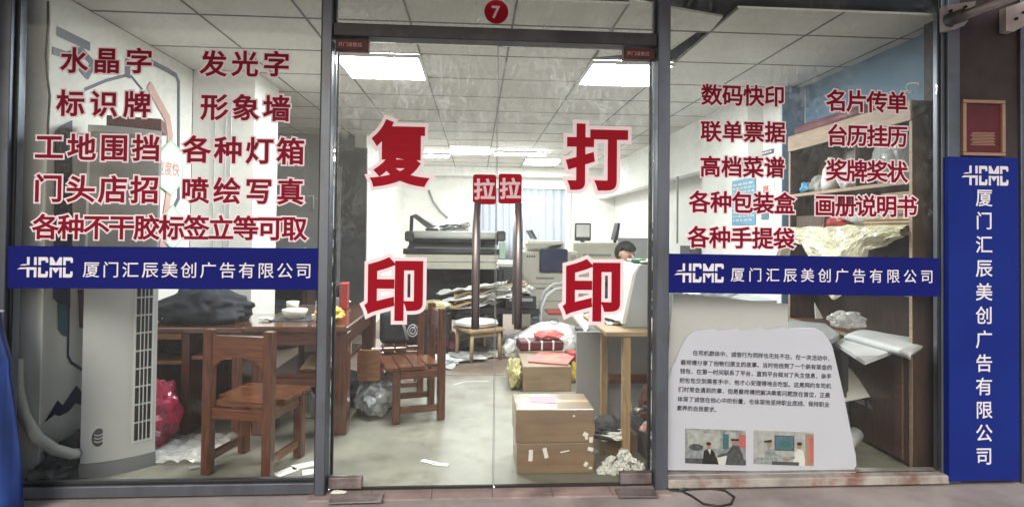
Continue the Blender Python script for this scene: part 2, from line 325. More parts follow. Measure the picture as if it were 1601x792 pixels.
# ---------------------------------------------------------------- display wall on the left
LW = -2.19
g = MB(); g.bx(LW-.2, LW, .12, 1.598, 0, 2.522, bev=.004)
dw = tag(g.build('display_wall', 'wall_white'), 'white display wall with printed navy and pink line graphics behind the air conditioner', 'display wall', kind='structure')
def onwall(pts, m, name, off=.002, width=None, closed=False):
    g = MB()
    q = [PX(x, y, LW+off) for x, y in pts]; q = [Vector((LW+off, min(max(p.y, .125), 1.59), min(p.z, 2.51))) for p in q]
    if width is None: g.prism(q, (.0008, 0, 0))
    else:
        n = len(q); rng = range(n if closed else n-1)
        for i in rng:
            a, b = q[i], q[(i+1) % n]; d = (b-a).normalized(); s_ = Vector((0, -d.z, d.y))*width/2; e = d*width*.3
            g.prism([a-s_-e, b-s_+e, b+s_+e, a+s_-e], (.0008+i*.00015, 0, 0))
    return g.build(name, m, dw)
onwall([(92, 50), (138, 72)], 'slate', 'printed_line', .002, .05)
onwall([(85, 80), (105, 87), (128, 80), (146, 100), (136, 118), (128, 108)], 'slate', 'printed_line', .003, .04)
onwall([(133, 140), (166, 126), (197, 118), (206, 120), (222, 140)], 'slate', 'printed_line', .002, .018)
onwall([(200, 96), (200, 118)], 'slate', 'printed_line', .004, .05)
onwall([(238, 98), (262, 110), (275, 118), (279, 128), (279, 310), (268, 332)], 'slate', 'printed_line', .002, .036)
onwall([(235, 136), (262, 185), (266, 210), (264, 300), (258, 345), (254, 385)], 'pale_red', 'printed_band', .006, .07)
hx = [(267, 220), (285, 238), (285, 284), (268, 304), (251, 290), (251, 238)]
onwall(hx, 'wall_white', 'printed_hexagon', .009); onwall(hx, 'pale_green', 'hexagon_border', .0105, .017, True)
hx = [(270, 321), (285, 340), (285, 372), (271, 389), (256, 374), (256, 338)]
onwall(hx, 'wall_white', 'printed_hexagon', .009); onwall(hx, 'pale_green', 'hexagon_border', .0105, .017, True)
g = MB()
for k, ch in enumerate('速度快'):
    cpt = PX(251.5+12*k, 262+1.5*k, LW+.012); put(g, ch, cpt, Vector((0, 1, 0)), ZU, .105, .02, 0, .0004, sx=.82+.16*k*.5)
g.build('slogan', 'pale_red', dw)
onwall([(86, 206), (96, 196), (113, 188), (113, 386), (84, 386)], 'navy', 'printed_strip', .003)
onwall([(83, 386), (110, 386), (110, 480), (92, 474), (83, 466)], 'navy', 'printed_strip', .0032)
onwall([(90, 474), (106, 479), (106, 526), (98, 524), (91, 515)], 'teal', 'printed_strip', .0045)
onwall([(108, 450), (106, 556), (111, 566), (131, 579)], 'navy', 'printed_line', .002, .016)
onwall([(69, 660), (90, 625), (98, 633), (119, 602), (131, 615), (131, 633), (118, 630), (107, 643), (92, 650), (86, 647)], 'navy', 'printed_mountain', .002)
onwall([(122, 452), (131, 452), (131, 513), (124, 512)], 'maroon', 'printed_strip', .003)
g = MB(); yy = [212+i*17.5 for i in range(10)]
for ch, y_ in zip('CORPORATE', yy[0:]): put(g, ch, PX(101, y_, LW+.006), Vector((0, 0, -1)), Vector((0, 1, 0)), .10, .0, .0, cx=.35, cy=.35)
g.build('strip_text', 'slate', dw)
g = MB(); g.tube([PX(75+dx, y_, LW+.008) for dx, y_ in ((0, 2), (0, 40), (-3, 85), (-1, 120), (3, 150), (0, 198), (0, 230))], .006, 6)
tag(g.build('wall_cable', 'cable'), 'thin dark cable hanging down the white display wall', 'cable')
g = MB(); g.tube([P(27, 560, .085), P(28, 610, .085), P(38, 650, .085), P(58, 683, .085), P(85, 702, .09), P(112, 709, .13), P(140, 706, .3)], .027, 12)
tag(g.build('drain_hose', 'hose'), 'thick pale drain hose curving down to the floor at the display wall', 'hose')
g = MB()
for k in range(7): g.blob((-2.14+.02*k, .13+.06*k, 0), (.16, .16, .13+.05*(k % 3)), .5, 4, k, 3)
tag(g.build('dark_rags', 'cloth_dark'), 'heap of dark rags lying on the floor below the drain hose', 'rags')

# ---------------------------------------------------------------- facade frames
GY = 0.0
t = thing('shop_window', 'large left shop window in a grey aluminium frame', 'window', (-1.5, 0, 0))
g = MB(); g.bx(-2.33, -2.245, -.05, .05, 0, 2.64); g.bx(-2.243, -.777, -.045, .045, 0, .052); g.bx(-2.243, -.777, -.04, .04, 2.60, 2.64); g.build('frame', 'alu', t)
g = MB(); g.bx(-2.243, -.777, -.022, -.009, .054, .066, bev=.002); g.bx(-2.243, -2.232, -.022, -.009, .067, 2.59, bev=.002); g.bx(-.788, -.777, -.022, -.009, .067, 2.59, bev=.002); g.build('gasket', 'rubber', t)
g = MB(); g.bx(-2.2425, -.7775, -.005, .005, .0525, 2.599, bev=0); g.build('pane', 'glass_window', t)
t = thing('shop_window', 'right shop window between the door and the brown pillar', 'window', (1.75, 0, 0))
g = MB(); g.bx(2.508, 2.575, -.05, .05, .0, 2.64); g.bx(.995, 2.506, -.04, .04, 2.60, 2.64); g.bx(2.487, 2.507, -.03, .03, .0465, 2.59); g.build('frame', 'alu', t)
g = MB(); g.bx(.995, 2.506, -.06, .06, .0, .046, bev=.006); g.build('ledge', 'rust_ledge', t)
g = MB(); g.bx(2.478, 2.486, -.02, -.008, .067, 2.59, bev=.002); g.build('gasket', 'rubber', t)
g = MB(); g.bx(.9955, 2.486, -.005, .005, .0465, 2.599, bev=0); g.build('pane', 'glass_right', t)
t = thing('door_frame', 'dark aluminium door frame with two posts and a transom bar', 'door frame', (.1, 0, 0))
for x0, x1 in ((-.774, -.724), (.928, .992)):
    g = MB(); g.bx(x0, x1, -.06, .06, -.02, 2.64, bev=.004); g.build('post', 'alu', t)
g = MB(); g.bx(-.722, .926, -.05, .05, 2.268, 2.333, bev=.004); g.build('transom_bar', 'alu_dark', t)
g = MB(); g.bx(-.722, -.712, .045, .062, 0.0, 2.26, bev=.002); g.bx(-.722, -.712, -.03, -.01, 2.335, 2.6, bev=.002); g.bx(.916, .926, .045, .062, 0.0, 2.26, bev=.002); g.bx(.916, .926, -.03, -.01, 2.335, 2.6, bev=.002); g.build('door_stop', 'rubber', t)
g = MB(); g.bx(-.711, .915, -.005, .005, 2.334, 2.62, bev=0); g.build('transom_pane', 'glass_door', t)
SEAM = .104
def door(label, x0, x1, hx0, side):
    t = thing('glass_door', label, 'door', ((x0+x1)/2, 0, 0))
    g = MB(); g.bx(x0, x1, -.006, .006, .002, 2.255, bev=.0); g.build('pane', 'glass_door', t)
    g = MB(); e = x1 if side < 0 else x0
    g.bx(e-.0012, e+.0012, -.0075, .0075, .012, 2.254, bev=.0003); g.build('polished_edge', 'mid_grey', t)
    g = MB(); g.bx(x0+.003, x1+.0028, -.0085, .0085, .0, .0115, bev=.001); g.build('bottom_seal', 'rubber', t)
    f0, f1 = (x0, x0+.165) if side < 0 else (x1-.165, x1)
    g = MB(); g.bx(f0, f1, -.022, .022, .012, .066, bev=.003); g.build('patch_fitting', 'patch_metal', t)
    g = MB(); g.bx(f0, f1, -.024, .024, 2.205, 2.262, bev=.003); pf = g.build('patch_fitting', 'patch_red', t)
    h = MB(); h.bx(f0+.012, f1-.03, -.0255, -.0245, 2.214, 2.25, bev=.0); h.build('faded_label', 'maroon', pf)
    k = MB(); put(k, '开门请推拉', Vector(((f0+f1)/2-.008, -.0256, 2.232)), XR, ZU, .024, .0, .0006, cx=2.5); k.build('label_text', 'pale_red', pf)
    g = MB(); zt, zb = 1.445, .815
    g.tube([(hx0, -.075, zb), (hx0, -.075, zt)], .0205, 16)
    for z in (zb+.1, zt-.1): g.tube([(hx0, -.075, z), (hx0, -.007, z)], .009, 10)
    g.build('handle', 'steel', t); 
    g = MB(); g.tube([(hx0, .075, zb), (hx0, .075, zt)], .0205, 16)
    for z in (zb+.1, zt-.1): g.tube([(hx0, .075, z), (hx0, .007, z)], .009, 10)
    g.build('handle', 'steel', t); return t
door('left glass door leaf with the characters 复印 and a steel bar handle', -.717, SEAM-.003, .003, -1)
door('right glass door leaf with the characters 打印 and a steel bar handle', SEAM+.003, .922, .216, 1)
g = MB(); a = P(560, 772, -.03)
g.box((-.56, -.105, -.002+.004), (.25, .09, .006), RZ(.02), .002); tag(g.build('metal_plate', 'patch_metal'), 'thin metal plate lying on the threshold under the left door leaf', 'plate')
g = MB(); g.box((.82, -.098, .002), (.2, .09, .006), RZ(-.03), .002); tag(g.build('metal_plate', 'patch_metal'), 'thin metal plate lying on the threshold under the right door leaf', 'plate')

# ---------------------------------------------------------------- window lettering
def lettering(text, x0, x1, yl, yr, h, label, small=True):
    A, B = P(x0, yl, -.0065), P(x1, yr, -.0065); s = (P(x0, yl-h/2)-P(x0, yl+h/2)).length/.935
    t = thing('vinyl_lettering', label, 'lettering', (A+B)/2, 'red vinyl lettering on the shop windows')
    d = (B-A); n = len(text); a0 = A+XR*(.46*s); b0 = B-XR*(.46*s)
    bk, fr = MB(), MB()
    for i, ch in enumerate(text):
        c = a0.lerp(b0, i/(n-1) if n > 1 else .5)
        put(bk, ch, c, XR, ZU, s, .080, .0008, .0004, res=1); put(fr, ch, c, XR, ZU, s, .024, .0021, .0004, res=0)
    bk.build('white_outline', 'letter_pale', t); fr.build('red_characters', 'letter_red', t)
for a in [('水晶字', 96, 238, 94, 96, 39, 'three red characters 水晶字 at the top left of the left window'),
          ('发光字', 314, 452, 99, 101, 39, 'three red characters 发光字 at the top of the left window, beside 水晶字'),
          ('标识牌', 90, 235, 161, 164, 40, 'three red characters 标识牌 in the second row of the left window'),
          ('形象墙', 315, 453, 167, 170, 40, 'three red characters 形象墙 in the second row of the left window'),
          ('工地围挡', 56, 250, 229, 232, 41, 'four red characters 工地围挡 in the third row of the left window'),
          ('各种灯箱', 287, 475, 233, 237, 41, 'four red characters 各种灯箱 in the third row of the left window'),
          ('门头店招', 54, 248, 294, 297, 42, 'four red characters 门头店招 in the fourth row of the left window'),
          ('喷绘写真', 285, 474, 297, 300, 40, 'four red characters 喷绘写真 in the fourth row of the left window'),
          ('各种不干胶标签立等可取', 52, 479, 354, 357, 38, 'long row of red characters 各种不干胶标签立等可取 just above the left blue strip'),
          ('数码快印', 1097, 1226, 148, 151, 32, 'four red characters 数码快印 topmost on the right window'),
          ('联单票据', 1096, 1227, 205, 207, 32, 'four red characters 联单票据 second row of the right window'),
          ('高档菜谱', 1095, 1226, 260, 262, 32, 'four red characters 高档菜谱 third row of the right window'),
          ('各种包装盒', 1078, 1242, 315, 318, 33, 'five red characters 各种包装盒 fourth row of the right window'),
          ('各种手提袋', 1076, 1241, 370, 373, 33, 'five red characters 各种手提袋 just above the right blue strip'),
          ('名片传单', 1292, 1418, 157, 161, 33, 'four red characters 名片传单 in front of the top shelf board'),
          ('台历挂历', 1293, 1418, 211, 214, 33, 'four red characters 台历挂历 in front of the plastic bags on the shelf'),
          ('奖牌奖状', 1292, 1418, 266, 269, 33, 'four red characters 奖牌奖状 second from the bottom on the shelf side'),
          ('画册说明书', 1274, 1433, 321, 323, 33, 'five red characters 画册说明书 in front of the hanging cream plastic sheet')]: lettering(*a)
def biglet(ch, x0, x1, y0, y1, label):
    A, B = P(x0, y1, -.0075), P(x1, y0, -.0075); w, h = B.x-A.x, B.z-A.z
    vs, fs = glyph(ch, .035, 0); xs = [v.x for v in vs]; ys = [v.y for v in vs]; gx, gy = max(xs)-min(xs), max(ys)-min(ys)
    em = h/gy; sx = w/gx/em; cxx, cyy = (max(xs)+min(xs))/2, (max(ys)+min(ys))/2; c = (A+B)/2
    t = thing('vinyl_character', label, 'lettering', c, 'large red characters on the glass doors')
    b = MB(); put(b, ch, c, XR, ZU, em, .092, .0008, .0004, 0, sx, 4, cxx, cyy, 2); b.build('white_outline', 'letter_pale', t)
    f = MB(); put(f, ch, c, XR, ZU, em, .035, .0022, .0004, 0, sx, 4, cxx, cyy, 0); f.build('red_character', 'letter_bright', t)
biglet('复', 578, 673, 188, 292, 'large red character 复 on the left glass door leaf')
biglet('打', 884, 982, 195, 297, 'large red character 打 on the right glass door leaf')
biglet('印', 569, 662, 402, 501, 'large red character 印 below 复 on the left door leaf')
biglet('印', 879, 970, 405, 502, 'large red character 印 below 打 on the right door leaf')
def rrect(x0, x1, z0, z1, Y, r, n=5):
    q = []
    for cx, cz, a0 in ((x1-r, z1-r, 0), (x0+r, z1-r, 90), (x0+r, z0+r, 180), (x1-r, z0+r, 270)):
        q += [Vector((cx+r*cos(radians(a0+90*k/n)), Y, cz+r*sin(radians(a0+90*k/n)))) for k in range(n+1)]
    return q
for x0, x1, y0, y1, lab in ((739, 776, 273, 319, 'red pull sign 拉 above the handle of the left door leaf'), (779, 816, 272, 318, 'red pull sign 拉 above the handle of the right door leaf')):
    A, B = P(x0, y1, -.008), P(x1, y0, -.008); c = (A+B)/2
    t = thing('pull_sign', lab, 'sign', c, 'red pull signs on the doors')
    g = MB(); g.prism(rrect(A.x, B.x, A.z, B.z, -.0072, .014), (0, -.0012, 0)); g.build('plate', 'letter_bright', t)
    g = MB(); put(g, '拉', c+Vector((0, -.001, 0)), XR, ZU, (B.x-A.x)*.93, .028, .0004, .0003); g.build('character', 'plate_text', t)
c = P(776, 19, -.007); t = thing('number_disc', 'round red number disc 7 on the glass above the doors', 'sign', c)
g = MB(); g.prism([c+Vector((.062*cos(2*pi*k/40), 0, .062*sin(2*pi*k/40))) for k in range(40)], (0, -.0015, 0)); g.build('disc', 'letter_bright', t)
g = MB(); put(g, '7', c+Vector((0, -.002, 0)), XR, ZU, .088, .02, .0006, .0003, cx=.30, cy=.36); g.build('numeral', 'plate_text', t)
NAME = '厦门汇辰美创广告有限公司'
def logo(mb, c, w, h, Y):
    # four heavy condensed letters crossed by a speed line
    lw = w*.80/4.55; x0 = c.x-w/2+w*.17; st = lw*.27
    zc = c.z
    def bar(xa, xb, za, zb): mb.prism([(xa, Y, za), (xb, Y, za), (xb, Y, zb), (xa, Y, zb)], (0, -.001, 0))
    gap0, gap1 = zc+.01*h, zc+.09*h; zt, zb = zc+h/2, zc-h/2
    def vert(xa, xb, top=True, bot=True):
        if top: bar(xa, xb, gap1+.015*h, zt)
        if bot: bar(xa, xb, zb, gap0-.015*h)
    gp = lw*1.18; x = x0
    vert(x, x+st); vert(x+lw-st, x+lw); bar(x+st, x+lw-st, gap0-.14*h, gap0-.015*h); x += gp
    for k in (0, 1):
        vert(x+.0, x+st, True, True); hb = .17*h
        bar(x+st, x+lw-st*.55, zt-hb, zt); bar(x+st, x+lw-st*.55, zb, zb+hb)
        mb.prism([(x+lw-st*.55, Y, zt-hb), (x+lw-st*.55, Y, zt), (x+lw-.2*st, Y, zt-.03*h), (x+lw, Y, zt-.10*h), (x+lw, Y, zt-.27*h), (x+lw-st*.9, Y, zt-.27*h), (x+lw-st*.9, Y, zt-hb)], (0, -.001, 0))
        mb.prism([(x+lw-st*.55, Y, zb), (x+lw-st*.55, Y, zb+hb), (x+lw-st*.9, Y, zb+hb), (x+lw-st*.9, Y, zb+.30*h), (x+lw, Y, zb+.30*h), (x+lw, Y, zb+.10*h), (x+lw-.2*st, Y, zb+.03*h)], (0, -.001, 0))
        x += gp
        if k == 0:
            mw = lw*1.25; vert(x, x+st*.9); vert(x+mw-st*.9, x+mw)
            for s_ in (0, 1):
                xa = x+st*.9 if s_ == 0 else x+mw-st*.9; xm = x+mw/2; dd = 1 if s_ == 0 else -1
                mb.prism([(xa, Y, zt), (xa+dd*.02*lw, Y, zt), (xm, Y, gap1-.02*h+.12*h), (xm, Y, gap1+.015*h), (xa, Y, gap1+.015*h)], (0, -.001, 0))
                mb.prism([(xa, Y, gap0-.03*h), (xm, Y, gap0-.03*h), (xm, Y, gap0-.30*h), (xa, Y, gap0-.06*h)], (0, -.001, 0))
            x += mw+.13*lw
    zl = (gap0+gap1)/2
    mb.prism([(c.x-w/2, Y, zl-.16*h), (x0+lw, Y, zl-.12*h), (x0+lw, Y, zl-.05*h), (c.x-w/2+.05*w, Y, zl-.07*h)], (0, -.0014, 0))
    mb.prism([(c.x-w/2+.04*w, Y, zl+.03*h), (x0-.002, Y, zl+.035*h), (x0-.002, Y, zl+.10*h), (c.x-w/2+.09*w, Y, zl+.09*h)], (0, -.001, 0))
def strip(label, q, lg, tx, yl, yr, hpx):
    A = P(*q[0], -.012); t = thing('company_sign', label, 'sign', P((q[0][0]+q[2][0])/2, q[2][1], -.012), 'blue company signs of the shop')
    g = MB(); g.prism([P(x, y, -.055) for x, y in q], (0, .004, 0)); g.build('panel', 'vinyl_blue', t)
    g = MB(); a, b = P(lg[0], lg[2], -.056), P(lg[1], lg[3], -.056); logo(g, (a+b)/2, b.x-a.x, abs(a.z-b.z), -.056); g.build('logo', 'vinyl_white', t)
    g = MB(); A, B = P(tx[0], yl, -.056), P(tx[1], yr, -.056); s = (P(300, 400, -.056)-P(300, 400+hpx, -.056)).length/.96
    for i, ch in enumerate(NAME): put(g, ch, (A+XR*s*.46).lerp(B-XR*s*.46, i/11), XR, ZU, s, .006, .0008, .0004, res=0)
    g.build('company_name', 'vinyl_white', t)
strip('blue strip sign with white company name across the left window', [(12, 450), (501, 453), (501, 388), (12, 384)], (27, 114, 433, 402), (130, 487), 421, 423, 25)
strip('blue strip sign with white company name across the right window', [(1041, 457), (1470, 463.5), (1470, 403.5), (1041, 396)], (1054, 1131, 441, 412), (1143, 1459), 429, 432, 23.5)

# ---------------------------------------------------------------- pillar and upright sign
wall('pillar', 2.577, 2.93, -.02, .2, -.03, 3.4, 'wall_brown')
t = thing('company_sign', 'tall upright blue board with white company name in front of the brown pillar', 'sign', (2.75, -.1, 0), 'blue company signs of the shop')
BY = -.064
q = [P(1484, 750, BY), P(1594, 750, BY), P(1592, 247, BY), P(1484, 244, BY)]
zb = min(q[0].z, q[1].z); 
g = MB(); g.prism([(q[0].x, BY, zb), (q[1].x, BY, zb), (q[1].x, BY, q[2].z), (q[0].x, BY, q[2].z)], (0, .040, 0)); g.build('board', 'board_blue', t)
g = MB(); a, b = P(1503, 289, BY-.001), P(1576, 260, BY-.001); logo(g, (a+b)/2, b.x-a.x, abs(a.z-b.z), BY-.001); g.build('logo', 'vinyl_white', t)
g = MB(); s = (P(1538, 309, BY)-P(1538, 335, BY)).length/.9
for ch, y_ in zip(NAME, (309, 345, 382, 419, 456, 492.5, 530, 567, 603.5, 640, 676, 712)): put(g, ch, P(1538.5, y_, BY-.001), XR, ZU, s, .010, .0008, .0004, res=0)
g.build('company_name', 'vinyl_white', t)
g = MB(); g.bx(2.93, 2.955, -.04, .06, -.03, 2.64); g.bx(2.93, 2.955, -.04, .06, 2.642, 3); fr_ = g.build('shop_front_post', 'alu'); tag(fr_, 'grey aluminium frame edge of the neighbouring shop right of the pillar', 'window frame')
# framed plaque
t = thing('framed_plaque', 'small gold framed dark red certificate above the upright blue board', 'plaque', P(1539, 243, -.05))
a, b = P(1507, 243, -.05), P(1573, 157, -.05); w = .018
g = MB(); g.bx(a.x, b.x, -.05, -.022, a.z, a.z+w); g.bx(a.x, b.x, -.05, -.022, b.z-w, b.z); g.bx(a.x, a.x+w, -.05, -.022, a.z+w+.0005, b.z-w-.0005); g.bx(b.x-w, b.x, -.05, -.022, a.z+w+.0005, b.z-w-.0005); g.build('frame', 'gold', t)
g = MB(); g.bx(a.x+w+.0005, b.x-w-.0005, -.035, -.022, a.z+w+.0005, b.z-w-.0005, bev=0); g.build('panel', 'maroon', t)
g = MB()
for i in range(9): g.bx(a.x+.05+.006*(i % 3), b.x-.05-.008*(i % 2), -.0365, -.0355, a.z+.06+.008*i, a.z+.064+.008*i, bev=0)
g.build('lettering', 'gold', t)
# awning: real at the right, extended unseen to shade the upper front
t = thing('awning', 'red and white striped awning at the right, extended unseen to shade the windows', 'awning', (0, -.5, 2.55))
g = MB()
x = -4.2; k = 0
while x < 3.9:
    def fn(u, v, x=x): return (x+.055*u+.35*v*0, -.16-.95*v, 2.565+.10*v-.02*sin(pi*v))
    g.sheet(fn, 1, 8, .003, mi=k % 2); x += .055; k += 1
g.build('fabric', ['awning_red', 'awning_white'], t)
g = MB(); g.tube([(-4.2, -.155, 2.585), (3.9, -.155, 2.585)], .022, 12); g.build('roller', 'bracket', t)
# awning arm and bracket
t = thing('folding_awning_support', 'grey metal awning arm on its bracket beside the pillar', 'awning arm', P(1500, 40, -.1))
a = P(1497, 28, -.14); bq = P(1601, -18, -.55)+Vector((.1, -.05, .02))
g = MB(); d = (bq-a); g.tube([a, a+d*.5, bq], .026, 4); g.build('arm_bar', 'bracket', t)
g = MB()
pts = [P(x, y, -.09) for x, y in ((1481, 8), (1526, 2), (1522, 22), (1508, 40), (1494, 46), (1481, 46))]
g.prism(pts, (0, .05, 0)); g.build('bracket_plate', 'bracket', t)
g = MB(); c = P(1500, 25, -.092); 
for dx, dy in ((1485, 18), (1486, 41), (1508, 12), (1512, 30)): cc = P(dx, dy, -.093); g = MB(); g.tube([cc, cc+Vector((0, -.012, 0))], .008, 8); g.build('bolt', 'black', t)
g = MB(); g.tube([a+Vector((-.02, .04, 0)), a+Vector((0.0, -.04, 0))], .034, 14); g.build('pivot', 'dark_grey', t)
t = thing('awning_bracket', 'second grey awning bracket at the top right corner', 'bracket', P(1590, 40, -.09))
g = MB(); pts = [P(x, y, -.07) for x, y in ((1573, 12), (1620, -4), (1620, 30), (1592, 46), (1585, 50), (1573, 48))]; g.prism(pts, (0, .04, 0)); g.build('bracket_plate', 'bracket', t)
g = MB(); 
for dx, dy in ((1588, 30), (1600, 20)): cc = P(dx, dy, -.072); g = MB(); g.tube([cc, cc+Vector((0, -.01, 0))], .008, 8); g.build('bolt', 'black', t)
# neighbouring shop
t = thing('neighbour_shop', 'lit white neighbouring shop front at the right edge', 'shop', (3.4, .5, 0))
g = MB(); g.bx(2.96, 5, 1.5, 1.6, 0, 3, bev=0); g.bx(2.96, 5, .1, 1.5, -.1, -.002, bev=0); g.bx(2.96, 5, .1, 1.5, 2.7, 2.8, bev=0); g.build('interior_wall', 'wall_white', t)
g = MB(); g.bx(3.02, 3.9, .5, .7, 2.05, 2.10); g.build('ceiling_lamp', 'tube_glow', t)
g = MB(); a, b = P(1592, 445, -.02), P(1640, 408, -.02); g.bx(2.957, 3.6, -.02, -.01, a.z, b.z, bev=0); g.build('red_strip', 'red', t)
g = MB(); g.bx(2.957, 4, -.01, .04, 0, .1); g.build('ledge', 'alu', t)
g = MB(); g.bx(2.957, 4.2, -.005, .003, .102, 2.6, bev=0); g.build('pane', 'glass_window', t)
# blue tarp at left edge
t = thing('blue_tarp', 'bright blue plastic tarp draped at the left edge of the shop front', 'tarp', (-2.5, -.25, 0))
g = MB()
def fn(u, v):
    a = P(-60+ (60+6+22*(1-v)**.7 if v < .75 else 60+ (1-v)*70) * u, 800-315*v, -.22-.05*sin(u*9)*.3)
    a.z = max(a.z, -.03); a.y += .035*sin(u*14+v*3); return a
g.sheet(fn, 16, 16, .004); g.build('sheet', 'tarp_blue', t)
g = MB(); g.tube([P(-60, 486, -.22), P(6, 486, -.22)], .006, 8); g.build('hem', 'light_grey', t)
# outside bits
g = MB(); pts = [(1060, 766), (1085, 764), (1110, 763), (1133, 766), (1148, 776), (1143, 787), (1125, 791), (1100, 787), (1082, 775), (1066, 767), (1040, 765), (1010, 766), (985, 765)]
g.tube([F(x, y, -.008) for x, y in pts], .006, 7); tag(g.build('loose_cable', 'cable'), 'black cable loop lying on the pavement before the right window', 'cable')
g = MB(); g.blob(F(1068, 766, -.012), (.06, .03, .03), .4, 3, 5, 3); tag(g.build('plug', 'cable'), 'black plug lump on the cable at the right window ledge', 'plug')
g = MB(); g.blob(P(530, 770, -.1)*1, (.07, .03, .012), .5, 4, 3, 3); tag(g.build('paper_scrap', 'paper'), 'white paper scrap on the metal plate under the left door', 'paper scrap')


# ================================================================== INTERIOR
def light_panel(i, j, label):
    x0, y0 = X0+.6*i, Y0+.6*j
    t = thing('ceiling_light', label, 'ceiling light', (x0+.3, y0+.3, ZC-.03), 'square ceiling light panels')
    g = MB(); w = .018
    for b in ((x0, x0+.6, y0, y0+w), (x0, x0+.6, y0+.6-w, y0+.6), (x0, x0+w, y0+w+.001, y0+.6-w-.001), (x0+.6-w, x0+.6, y0+w+.001, y0+.6-w-.001)): g.bx(*b, ZC-.03, ZC-.006, bev=.002)
    g.build('frame', 'white', t)
    g = MB(); g.poly([(x0+w, y0+w, ZC-.022), (x0+w, y0+.6-w, ZC-.022), (x0+.6-w, y0+.6-w, ZC-.022), (x0+.6-w, y0+w, ZC-.022)]); g.build('diffuser', 'panel_light', t)
light_panel(1, 1, 'bright square ceiling light panel at the top of the left door leaf')
light_panel(4, 1, 'bright square ceiling light panel at the top of the right door leaf')
light_panel(2, 8, 'small far ceiling light panel above the wide printer')
light_panel(4, 10, 'small far ceiling light panel above the copier')
for (x0, x1, y0, lab) in ((-.95, -.42, 6.0, 'thin white tube light on the far ceiling left of the far panel'), (.25, 1.05, 5.6, 'long thin white tube light on the far ceiling right of the far panel')):
    t = thing('tube_light', lab, 'tube light', ((x0+x1)/2, y0, ZC-.07))
    g = MB(); g.bx(x0, x1, y0-.03, y0+.03, ZC-.03, ZC-.006); g.build('batten', 'white', t)
    g = MB(); g.tube([(x0+.02, y0, ZC-.048), (x1-.02, y0, ZC-.048)], .016, 6, cap=False); g.build('tube', 'tube_glow', t)
# back window with curtains
t = thing('back_window', 'white framed window in the far back wall behind the door handles', 'window', (.6, 7.98, .9))
a, b = P(742, 412, 7.97), P(892, 289, 7.97); mid = P(812, 300, 7.97).x
g = MB()
for x0, x1, z0, z1 in ((a.x, b.x, b.z-.09, b.z), (a.x, b.x, a.z, a.z+.08), (a.x, a.x+.08, a.z+.081, b.z-.091), (b.x-.1, b.x, a.z+.081, b.z-.091), (mid-.06, mid+.06, a.z+.081, b.z-.091)): g.bx(x0, x1, 7.94, 7.998, z0, z1)
g.build('frame', 'white', t)
g = MB(); g.bx(a.x+.08, b.x-.1, 7.985, 7.99, a.z+.08, b.z-.09, bev=0); g.build('pane', 'photo_blue', t)
for x0, x1, lab in ((a.x+.09, mid-.065, 'pale blue curtain in the left half of the back window'), (mid+.065, b.x-.105, 'pale blue curtain in the right half of the back window')):
    g = MB(); g.sheet(lambda u, v, x0=x0, x1=x1: (x0+(x1-x0)*u, 7.945+.022*sin(u*34+.6*v), a.z+.09+(b.z-a.z-.19)*v), 50, 4, .004)
    tag(g.build('curtain', 'curtain'), lab, 'curtain', 'curtains of the back window')
t = thing('wall_banner', 'narrow white wall banner with red writing on the far right', 'banner', P(985, 372, 7.2))
a, b = P(980, 372, 7.2), P(993, 295, 7.2); g = MB(); g.bx(a.x, b.x, 7.19, 7.2, a.z, b.z, bev=.001); g.build('cloth', 'white', t)
for ch, yy in (('用', 338), ('印', 357)): g = MB(); put(g, ch, P(986.5, yy, 7.185), XR, ZU, .13, .03, .0, .001); g.build('character', 'red', t)

# ---------------------------------------------------------------- chairs
def chair_kit():
    t = thing('wooden_chair', '', 'chair', (0, 0, 0), 'dark wooden chairs around the tea table')
    w, d, h, sh = .40, .36, .765, .385; p = .052
    for s in (-1, 1):
        g = MB(); g.box((s*(w-p)/2, 0, h/2), (p, p, h), None, .006); g.build('back_leg', 'wood_z', t, True)
        g = MB(); g.box((s*(w-p)/2, d-p, (sh-.03)/2), (p, p, sh-.032), None, .006); g.build('front_leg', 'wood_z', t, True)
        g = MB(); g.box((s*(w-p)/2, d/2-p/2, .085), (.028, d-2*p+.002, .042), None, .004); g.build('stretcher', 'wood_y', t, True)
        g = MB(); g.box((s*(w-p)/2, d/2-p/2, sh-.062), (.028, d-2*p+.002, .055), None, .004); g.build('side_apron', 'wood_y', t, True)
    g = MB(); g.box((0, d-p, sh-.062), (w-2*p+.002, .028, .055), None, .004); g.build('apron', 'wood_x', t, True)
    g = MB(); g.box((0, 0, sh-.062), (w-2*p+.002, .028, .055), None, .004); g.build('apron', 'wood_x', t, True)
    g = MB(); n = 4; bw = (d+.01)/n
    for i in range(n): g.box((0, .028+bw*(i+.5)-.012, sh-.015), (w-.0 if i else w-2*p-.006, bw-.004, .030), None, .005)
    g.build('seat', 'wood_x', t, True)
    g = MB(); iw = w/2-p+.001; top = h-.03; pts = [(-iw, -.014, top), (iw, -.014, top), (iw, -.014, top-.185)]
    pts += [(iw*cos(a)*.96, -.014, top-.185+.075*sin(a)) for a in [pi*k/12 for k in range(1, 12)]]+[(-iw, -.014, top-.185)]
    g.prism(pts, (0, .028, 0)); g.build('top_rail', 'wood_x', t, True)
    return t
ch0 = chair_kit(); ch0.location = (-1.235, .175, 0); ch0.rotation_euler.z = radians(-13); ch0['label'] = 'reddish brown wooden chair close behind the left shop window'
dup(ch0, (-.275, 1.24, 0), radians(106), 'wooden chair seen through the left door leaf, facing the tea table')
dup(ch0, (-.46, 1.86, 0), radians(100), 'wooden chair at the far end of the tea table with a black bag on it')
c4 = dup(ch0, (-2.02, 1.53, 0), radians(178), 'wooden chair behind the side cabinet with the dark jacket')

